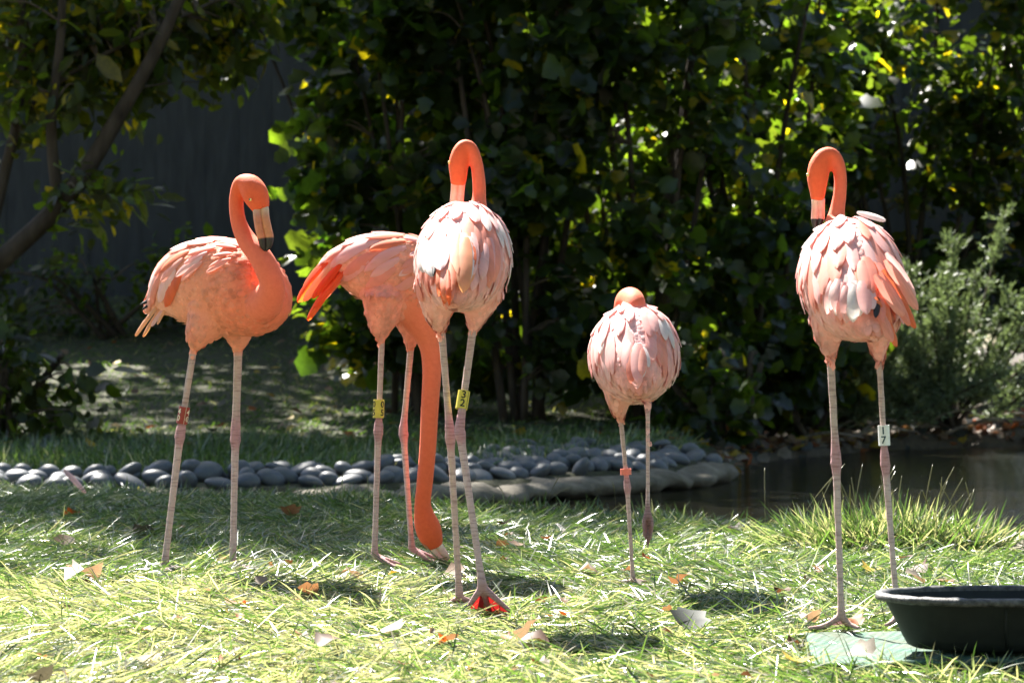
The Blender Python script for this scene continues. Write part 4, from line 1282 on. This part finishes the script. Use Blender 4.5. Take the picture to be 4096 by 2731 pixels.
# 2: side view, feeding
BIRDS.append(dict(
    label='flamingo bending its neck straight down to feed, yellow leg band 05', Y=6.74, base=(1570, 2230, 0), heading=.0,
    body=[(1285, 1075, 0, 14), (1350, 1060, 0, 66, 60), (1440, 1065, 0, 122, 105), (1545, 1085, 0, 155, 130), (1635, 1115, 0, 165, 135), (1700, 1170, 0, 138, 120), (1735, 1235, 0, 95, 95), (1745, 1290, 0, 50, 50)],
    body_cols=[sal, sal, (.84, .40, .28), (.84, .38, .26), (.82, .32, .20), (.79, .24, .13), C_neck, C_neck],
    neck=[(1670, 1190, 0, 128), (1705, 1290, 0, 88), (1726, 1380, 0, 52), (1728, 1480, 0, 39), (1720, 1620, 0, 36), (1712, 1780, 0, 34), (1700, 1920, 0, 33), (1691, 2010, 0, 33), (1697, 2060, 0, 42), (1710, 2105, 0, 51), (1726, 2150, 0, 47), (1744, 2190, 0, 30)],
    neck_base=(.78, .20, .11), neck_tip=C_coral, thigh_col=(.83, .32, .23),
    thighs=[[(1550, 1185, -.03, 110), (1528, 1295, -.04, 56), (1528, 1352, -.04, 22)], [(1640, 1250, .06, 80), (1645, 1340, .06, 36), (1645, 1385, .06, 19)]],
    legs=[dict(top=(1528, 1345, -.04), hock=(1514, 1712, -.04), foot=(1498, 2222, -.04), r=(13, 22, 13), foot_col=(.48, .28, .28)), dict(top=(1645, 1375, .06), hock=(1613, 1722, .06), foot=(1648, 2195, .06), r=(14, 22, 13), foot_col=(.5, .3, .3))],
    droop=.55, wing_droop=.6, wing_sides=(1, -1), hug=.15,
    wing_rows=[(.72, .1, 1.2, 6, .06, ('salmon', 'pale')), (.60, .1, 1.4, 7, .08, ('pale', 'salmon')), (.48, .1, 1.5, 7, .10, ('pale', 'salmon', 'orange')), (.36, .1, 1.6, 7, .12, ('pale', 'salmon')), (.25, .1, 1.45, 6, .12, ('pale', 'salmon'))],
    quills=[((1360, 1010, -.02), (1182, 1200, -.03), 'red', 1.2, 'flight_feather'), ((1365, 1020, -.03), (1205, 1195, -.04), 'tail', 1.2, 'flight_feather'), ((1350, 1000, .0), (1200, 1150, 0), 'red', 1.3, 'flight_feather'), ((1370, 1050, -.05), (1240, 1185, -.05), 'red', 1.2, 'flight_feather'),
            ((1370, 1080, -.04), (1218, 1270, -.06), 'red', 1.0, 'flight_feather'), ((1375, 1090, -.05), (1250, 1225, -.06), 'red', 1.2, 'flight_feather'), ((1380, 1095, -.03), (1275, 1200, -.03), 'orange', 1.4, 'flight_feather')],
    beak=dict(rows=[(1742, 2185, 0, 31, 0), (1757, 2208, -.005, 29, .2), (1772, 2226, -.01, 26, .4), (1785, 2237, -.01, 18, .6), (1793, 2240, -.01, 8, .66)], split=(.62, -.78), cols=[(.80, .70, .52), (.78, .48, .36), (.02, .018, .018)]),
    bands=[dict(p0=(1516, 1598, -.04), p1=(1514, 1670, -.04), r=22, col='yellow', ink='black', label='yellow leg band with black digits 0 and 5', digits=[('0', -.95, .73, .024), ('5', -.95, .27, .024), ('0', .75, .73, .024), ('5', .75, .27, .024)])]))
# 3: from behind, head hanging on the left
BIRDS.append(dict(
    label='pale pink flamingo seen from behind with yellow leg band 32', Y=5.64, base=(1850, 2420, 0), heading=1.45,
    body=[(1812, 1195, -.26, 22), (1818, 1165, -.21, 72, 75), (1832, 1115, -.13, 132, 135), (1848, 1062, -.03, 192, 180), (1858, 1022, .06, 214, 183), (1866, 988, .14, 178, 160), (1872, 965, .2, 108, 108), (1874, 950, .24, 30, 30)],
    body_cols=[cream, (.83, .38, .31), pale3, pale3, pale3, pale3, sal, sal],
    neck=[(1890, 960, .14, 95), (1905, 880, .20, 55), (1916, 800, .22, 31), (1916, 730, .22, 28), (1906, 655, .22, 27), (1886, 602, .22, 29), (1862, 588, .22, 32), (1845, 610, .22, 38), (1834, 655, .22, 41), (1834, 700, .22, 37), (1832, 742, .22, 30)],
    neck_base=C_neck, neck_tip=C_coral, thigh_col=(.84, .40, .33),
    thighs=[[(1760, 1130, -.05, 95), (1750, 1228, -.05, 66), (1762, 1310, -.03, 26)], [(1925, 1170, .0, 88), (1902, 1272, .0, 44), (1894, 1312, .0, 22)]],
    legs=[dict(top=(1765, 1305, -.03), hock=(1800, 1730, -.02), foot=(1838, 2388, .08), r=(16, 24, 15), foot_col=(.52, .30, .32)),
          dict(top=(1894, 1300, .0), hock=(1838, 1715, -.06), foot=(1930, 2345, -.13), r=(17, 25, 16), web='red', foot_col=(.42, .26, .27), toes=[[(1895, 2395, -.125), (1872, 2430, -.11)], [(1945, 2405, -.10), (1962, 2448, -.05)], [(1985, 2395, -.13), (2046, 2448, -.13)]])],
    droop=.9, wing_droop=.5,
    wing_rows=[(.80, .1, 1.3, 5, .07, ('pale',)), (.68, .1, 1.6, 7, .09, ('pale', 'white')), (.56, .1, 1.5, 8, .11, ('pale', 'white')), (.44, .1, 1.5, 8, .13, ('pale', 'pale', 'salmon')), (.33, .1, 1.45, 6, .13, ('pale', 'salmon'))],
    quill_n=(.0, -.9, .3),
    fans=[((1858, 930, -.17, 70), 1815, 1905, 1050, 1170, -.26, 8, ('tail', 'pale', 'white', 'salmon'), 1.2, 'tail_feather'), ((1785, 1020, -.19, 50), 1745, 1812, 1150, 1250, -.25, 6, ('orange', 'salmon', 'orange'), 1.2, 'flight_feather'), ((1730, 960, -.15, 90), 1668, 1775, 1060, 1105, -.22, 9, ('white', 'white', 'pale'), 1.9, 'flight_feather'), ((1955, 950, -.13, 60), 1920, 1990, 1100, 1140, -.165, 6, ('pale', 'salmon'), 1.3, 'flight_feather')],
    drapes=[((1880, 960), (1890, 1075), 'orange', 1.4, .012, 'tail_feather'), ((1862, 950), (1852, 1172), 'tail', 1.2, .016, 'tail_feather'), ((1870, 960), (1870, 1130), 'white', 1.3, .014, 'tail_feather'), ((1792, 1080), (1797, 1225), 'orange', .9, .014, 'flight_feather'), ((1775, 1080), (1782, 1210), 'orange', 1.4, .012, 'flight_feather'), ((1738, 1045), (1734, 1105), 'black', 1.0, .016, 'flight_feather')],
    beak=dict(rows=[(1833, 735, .22, 30, 0), (1830, 770, .225, 29, .2), (1827, 810, .23, 29, .4), (1828, 850, .23, 27, .65), (1832, 880, .23, 18, .85), (1838, 900, .23, 5, 1)], split=(-.9, 0), cols=[(.80, .40, .28), (.78, .46, .36), (.02, .018, .018)]),
    eyes=[(1797, 650, .21, (-.9, -.2, .1))],
    bands=[dict(p0=(1857, 1564, -.035), p1=(1845, 1636, -.045), r=24, col='yellow', ink='black', label='yellow leg band with black digits 3 and 2', digits=[('3', .05, .73, .024), ('2', .05, .27, .024)], lines=[.85])]))
# 4: small, from behind, one leg raised, head tucked
BIRDS.append(dict(
    label='small pale flamingo with its head tucked in, standing on one leg', Y=6.14, base=(2530, 2335, 0), heading=1.5,
    body=[(2562, 1560, -.22, 22), (2556, 1528, -.18, 70, 72), (2548, 1480, -.11, 135, 135), (2540, 1430, -.02, 195, 174), (2536, 1408, .06, 194, 170), (2532, 1388, .13, 148, 140), (2530, 1372, .18, 80, 80), (2530, 1362, .21, 25, 25)],
    body_cols=[cream, (.84, .37, .30), (.87, .46, .43), (.88, .50, .48), (.88, .50, .48), pale3, sal, sal],
    neck=[(2505, 1330, .16, 62), (2500, 1245, .16, 48), (2506, 1203, .12, 46), (2524, 1193, .06, 45), (2540, 1210, .01, 42), (2546, 1250, -.01, 36), (2546, 1290, .0, 24)],
    neck_base=C_coral, neck_tip=C_coral, thigh_col=(.84, .40, .31),
    thighs=[[(2485, 1510, -.02, 92), (2476, 1605, -.02, 50), (2482, 1670, -.02, 18)], [(2590, 1500, -.02, 70), (2594, 1545, -.08, 36), (2592, 1575, -.10, 14)]],
    legs=[dict(top=(2482, 1660, -.02), hock=(2509, 1938, -.02), foot=(2532, 2322, .0), r=(11, 17, 10), foot_col=(.48, .34, .33)),
          dict(top=(2594, 1555, -.10), hock=(2591, 1605, -.11), foot=(2591, 2030, -.11), r=(11, 18, 9.5), foot_col=(.30, .19, .21), toes=[[(2574, 2090, -.115), (2578, 2150, -.11)], [(2592, 2110, -.10), (2592, 2192, -.10)], [(2609, 2090, -.115), (2603, 2155, -.11)]])],
    droop=1.0, wing_droop=.5,
    wing_rows=[(.80, .1, 1.4, 5, .07, ('pale',)), (.70, .1, 1.6, 7, .08, ('pale', 'white')), (.58, .1, 1.5, 8, .10, ('pale',)), (.46, .1, 1.5, 8, .12, ('pale', 'pale', 'white')), (.34, .25, 1.5, 7, .11, ('pale', 'salmon'))],
    quill_n=(.0, -.9, .3),
    fans=[((2545, 1375, -.19, 60), 2492, 2590, 1470, 1545, -.26, 9, ('white', 'pale', 'salmon'), 1.7, 'tail_feather')],
    beak=dict(rows=[(2548, 1270, .02, 20, 0), (2548, 1290, .03, 18, .3), (2546, 1310, .05, 14, .6), (2545, 1325, .06, 6, 1)], split=(.7, 0), cols=[(.80, .55, .40), (.78, .46, .36), (.02, .018, .018)]),
    bands=[dict(p0=(2503, 1874, -.02), p1=(2504, 1898, -.02), r=22, col='pink', ink='black', label='narrow plain pink leg ring')]))
# 5: from behind, turned slightly, by the tub
BIRDS.append(dict(
    label='pink flamingo with ruffled back and white leg band 17, on the green mat', Y=5.1, base=(3420, 2495, 0), heading=1.9,
    body=[(3492, 1325, -.23, 22), (3478, 1288, -.18, 80, 88), (3445, 1224, -.11, 150, 158), (3412, 1146, -.01, 222, 200), (3393, 1088, .08, 226, 194), (3376, 1048, .16, 155, 148), (3370, 1028, .21, 80, 80), (3368, 1018, .24, 25, 25)],
    body_cols=[cream, (.84, .35, .29), (.86, .41, .36), (.87, .46, .42), (.87, .46, .42), pale3, sal, sal],
    neck=[(3370, 1010, .12, 100), (3345, 910, .19, 55), (3348, 850, .2, 34), (3359, 780, .2, 28), (3362, 715, .2, 27), (3352, 655, .2, 28), (3328, 622, .2, 31), (3297, 628, .2, 38), (3278, 665, .2, 45), (3271, 715, .2, 44), (3271, 765, .2, 34), (3270, 802, .2, 27)],
    neck_base=C_neck, neck_tip=C_coral, thigh_col=(.84, .38, .32),
    thighs=[[(3325, 1205, -.02, 98), (3315, 1325, -.02, 64), (3321, 1420, -.02, 24)], [(3515, 1270, .0, 95), (3514, 1365, .0, 48), (3516, 1430, .0, 20)]],
    legs=[dict(top=(3321, 1410, -.02), hock=(3344, 1832, -.02), foot=(3366, 2462, -.02), r=(17, 25, 15), foot_col=(.50, .33, .30), toes=[[(3300, 2500, -.03), (3232, 2512, -.05)], [(3380, 2490, .03), (3395, 2495, .05)], [(3400, 2495, -.03), (3440, 2512, -.05)]]),
          dict(top=(3516, 1420, .0), hock=(3540, 1838, .0), foot=(3590, 2458, .0), r=(14, 22, 14), foot_col=(.50, .33, .30), toes=[[(3565, 2488, -.02), (3538, 2502, -.03)], [(3600, 2480, .04), (3605, 2485, .07)], [(3620, 2490, -.0), (3650, 2500, -.01)]])],
    droop=.9, wing_droop=.5,
    wing_rows=[(.82, .1, 1.3, 5, .07, ('pale',)), (.72, .05, 1.6, 7, .08, ('pale', 'white')), (.62, .05, 1.5, 8, .095, ('pale',)), (.52, .05, 1.5, 8, .11, ('pale', 'pale', 'salmon')), (.42, .05, 1.5, 8, .12, ('pale', 'salmon')), (.32, .1, 1.6, 6, .12, ('pale', 'salmon'))],
    drapes=[((3512, 1190), (3502, 1272), 'black', 1.3, .016, 'flight_feather'), ((3520, 1180), (3528, 1290), 'salmon', 1.6, .012, 'tail_feather'), ((3535, 1190), (3560, 1330), 'orange', 1.5, .012, 'tail_feather')],
    fans=[((3400, 1130, -.15, 150), 3300, 3500, 1240, 1285, -.235, 14, ('white', 'white', 'pale'), 1.9, 'tail_feather'), ((3470, 1040, -.15, 80), 3440, 3560, 1150, 1175, -.20, 6, ('orange', 'salmon'), 1.9, 'flight_feather')],
    quill_n=(.2, -.9, .3),
    quills=[((3540, 1040, -.14), (3682, 1232, -.15), 'salmon', 1.3, 'flight_feather'), ((3530, 1080, -.17), (3680, 1300, -.18), 'orange', 1.3, 'flight_feather'), ((3520, 1090, -.18), (3655, 1290, -.2), 'salmon', 1.5, 'flight_feather'), ((3500, 1100, -.19), (3620, 1255, -.22), 'salmon', 1.7, 'flight_feather'), ((3545, 1010, -.12), (3668, 1190, -.12), 'pale', 1.2, 'flight_feather'),
            ((3500, 1190, -.21), (3598, 1378, -.23), 'orange', 1.2, 'tail_feather'), ((3490, 1195, -.21), (3575, 1360, -.24), 'salmon', 1.5, 'tail_feather'), ((3430, 850, .06), (3540, 874, .02), 'white', 1.5, 'feather'), ((3470, 866, .06), (3520, 878, .03), 'black', .9, 'feather')],
    beak=dict(rows=[(3273, 795, .2, 28, 0), (3273, 830, .205, 27, .2), (3272, 865, .21, 28, .55), (3270, 885, .21, 26, .75), (3268, 910, .21, 17, .9), (3266, 928, .21, 5, 1)], split=(-.9, 0), cols=[(.78, .52, .40), (.78, .38, .30), (.02, .018, .018)]),
    eyes=[(3231, 700, .19, (-.9, -.2, .1))],
    bands=[dict(p0=(3534, 1700, 0), p1=(3538, 1781, 0), r=23, col='white', ink='teal', label='white leg band with dark digits 1 and 7', digits=[('1', -.25, .73, .022), ('7', -.25, .27, .022)])]))
for sp in BIRDS:
    flamingo(sp)

# ------------------------------------------------------------------ shed feathers
def shed(label, base, tip, kind, wm=1.0, n=(.2, -.6, .8)):
    b0, t0 = np.array(base), np.array(tip)
    r = empty('shed_feather', b0); tag(r, label, 'feather', 'shed feathers in the grass')
    put_feather(r, b0, b0, t0 - b0, n, np.linalg.norm(t0 - b0), kind, 'vane', True, wm)
shed('long pale pink feather standing up in the grass before the stones', W(345, 1975, 9.6), W(262, 1872, 9.6), 'pale', 1.2)
shed('small white feather lying behind the third flamingo', W(2262, 2135, 7.7), W(2240, 2085, 7.6), 'white', 2.0)
shed('fluffy white feather at the corner of the green mat', W(3215, 2490, 5.22), W(3260, 2460, 5.20), 'white', 2.2)

# ------------------------------------------------------------------ green mat
M_mat, N, L = new_mat('woven_mat')
b = N['Principled BSDF']
tc = N.new('ShaderNodeTexCoord')
mp = N.new('ShaderNodeMapping'); mp.inputs['Rotation'].default_value = (0, 0, .45)
L.new(tc.outputs['Object'], mp.inputs[0])
wv = N.new('ShaderNodeTexWave'); wv.inputs['Scale'].default_value = 15; wv.inputs['Distortion'].default_value = .9; wv.bands_direction = 'X'
L.new(mp.outputs[0], wv.inputs['Vector'])
r1 = ramp(N, [(.25, (.045, .118, .088)), (.75, (.095, .175, .14))]); L.new(wv.outputs['Fac'], r1.inputs[0])
ck = N.new('ShaderNodeTexChecker'); ck.inputs['Scale'].default_value = 130; ck.inputs[1].default_value = (.55, .6, .6, 1); ck.inputs[2].default_value = (1.3, 1.25, 1.25, 1)
L.new(tc.outputs['Object'], ck.inputs['Vector'])
mu = N.new('ShaderNodeMixRGB'); mu.blend_type = 'MULTIPLY'; mu.inputs[0].default_value = 1
L.new(r1.outputs[0], mu.inputs[1]); L.new(ck.outputs[0], mu.inputs[2])
nd = noise(N, L, 16, 8, .75); rd = ramp(N, [(.38, (0, 0, 0)), (.62, (1, 1, 1))]); L.new(nd.outputs['Fac'], rd.inputs[0])
md_ = N.new('ShaderNodeMixRGB'); md_.inputs[2].default_value = (.115, .10, .072, 1)
sc_ = N.new('ShaderNodeMath'); sc_.operation = 'MULTIPLY'; sc_.inputs[1].default_value = .65
L.new(rd.outputs[0], sc_.inputs[0]); L.new(sc_.outputs[0], md_.inputs[0]); L.new(mu.outputs[0], md_.inputs[1]); L.new(md_.outputs[0], b.inputs['Base Color'])
b.inputs['Roughness'].default_value = .8; b.inputs['Specular IOR Level'].default_value = .15
bp = N.new('ShaderNodeBump'); bp.inputs['Strength'].default_value = .5; bp.inputs['Distance'].default_value = .003
L.new(ck.outputs['Fac'], bp.inputs['Height']); L.new(bp.outputs[0], b.inputs['Normal'])
nu, nvv = 44, 26
org_m = np.array((.95, 4.8, 0.0))
V = []
for side in (1, 0):
    for iu in range(nu):
        for iv in range(nvv):
            u, v = iu / (nu - 1), iv / (nvv - 1)
            y = 4.52 + (5.06 - 4.52) * v
            xl = np.interp(y, [4.52, 5.06], [mat_poly[1, 0], mat_poly[0, 0]])
            x = xl + (1.36 - xl) * u
            z = float(ground_z(x, y)) + .020 + .004 * math.sin(x * 40 + 2 * y) * math.sin(y * 31) - (0 if side else .006)
            V.append((x, y, z))
V = np.array(V); o2 = nu * nvv
idx = lambda s_, a, b_: s_ * o2 + a * nvv + b_
Q = []
for a in range(nu - 1):
    for c in range(nvv - 1):
        Q.append((idx(0, a, c), idx(0, a + 1, c), idx(0, a + 1, c + 1), idx(0, a, c + 1)))
        Q.append((idx(1, a, c), idx(1, a, c + 1), idx(1, a + 1, c + 1), idx(1, a + 1, c)))
for a in range(nu - 1):
    Q.append((idx(0, a, 0), idx(1, a, 0), idx(1, a + 1, 0), idx(0, a + 1, 0)))
    Q.append((idx(0, a, nvv - 1), idx(0, a + 1, nvv - 1), idx(1, a + 1, nvv - 1), idx(1, a, nvv - 1)))
for c in range(nvv - 1):
    Q.append((idx(0, 0, c), idx(0, 0, c + 1), idx(1, 0, c + 1), idx(1, 0, c)))
    Q.append((idx(0, nu - 1, c), idx(1, nu - 1, c), idx(1, nu - 1, c + 1), idx(0, nu - 1, c + 1)))
mo = obj('woven_mat', np_mesh('woven_mat', local(V, org_m), [np.array(Q)], None, True), M_mat)
mo.location = org_m
tag(mo, 'green striped woven mat lying under the black tub', 'mat')

# ------------------------------------------------------------------ black rubber tub
M_rub = mat_noise('black_rubber', [(.3, (.008, .010, .009)), (.75, (.018, .022, .019))], 26, .65, .25, .35, .003, 9)
M_rim = mat_noise('dusty_rubber_rim', [(.38, (.020, .020, .022)), (.72, (.12, .116, .112))], 90, .55, .5, .6, .003, 9)
tc_ = np.array(((4078 - 2048) / F * 4.66, 4.66, 0.0)); tc_[2] = float(ground_z(tc_[0], tc_[1])) + .022
troot = empty('rubber_tub', tc_)
tag(troot, 'black oval rubber feed tub with a dusty rolled rim', 'tub')
def oval(prof, sg=72, close=True):
    a = np.arange(sg) / sg * 2 * math.pi
    V = []
    for (ra, rb, z) in prof:
        e = 2.25
        cx = np.sign(np.cos(a)) * np.abs(np.cos(a)) ** (2 / e); sy = np.sign(np.sin(a)) * np.abs(np.sin(a)) ** (2 / e)
        V.append(np.stack([ra * cx, rb * sy, np.full(sg, z)], 1))
    V = np.vstack(V); m = len(prof)
    i, j = np.meshgrid(np.arange(m - 1), np.arange(sg), indexing='ij')
    Q = np.stack([i * sg + j, i * sg + (j + 1) % sg, (i + 1) * sg + (j + 1) % sg, (i + 1) * sg + j], -1).reshape(-1, 4)
    T = np.zeros((0, 3), int)
    return V, Q, T
ra, rb = .290, .200
A = Acc()
Vv, Qq, Tt = oval([(.001, .001, .004), (.205, .090, .004), (.217, .100, .009), (.226, .106, .025), (.243, .117, .060), (.262, .128, .096), (.265, .130, .100), (.254, .120, .100), (.238, .109, .06), (.217, .094, .025), (.205, .084, .016), (.001, .001, .014)])
A.add(Vv, Qq, Tt)
obj('wall', A.mesh('wall'), M_rub, troot)
A = Acc()
Vv, Qq, Tt = oval([(.257, .122, .098), (.257, .122, .105), (.260, .125, .109), (.268, .132, .110), (.277, .139, .108), (.280, .141, .102), (.278, .140, .096), (.268, .132, .094), (.259, .124, .095), (.257, .122, .098)])
Vv += np.random.default_rng(3).normal(scale=.0007, size=Vv.shape)
A.add(Vv, Qq, Tt)
obj('rim', A.mesh('rim'), M_rim, troot)
# moulding seam on the outside
Vs, Qs, Ts = tube([(-.045, -.099, .012), (-.05, -.112, .045), (-.052, -.126, .09)], [.003, .003, .003], None, 6)
A = Acc(); A.add(Vs, Qs, Ts); obj('seam', A.mesh('seam'), M_rub, troot)
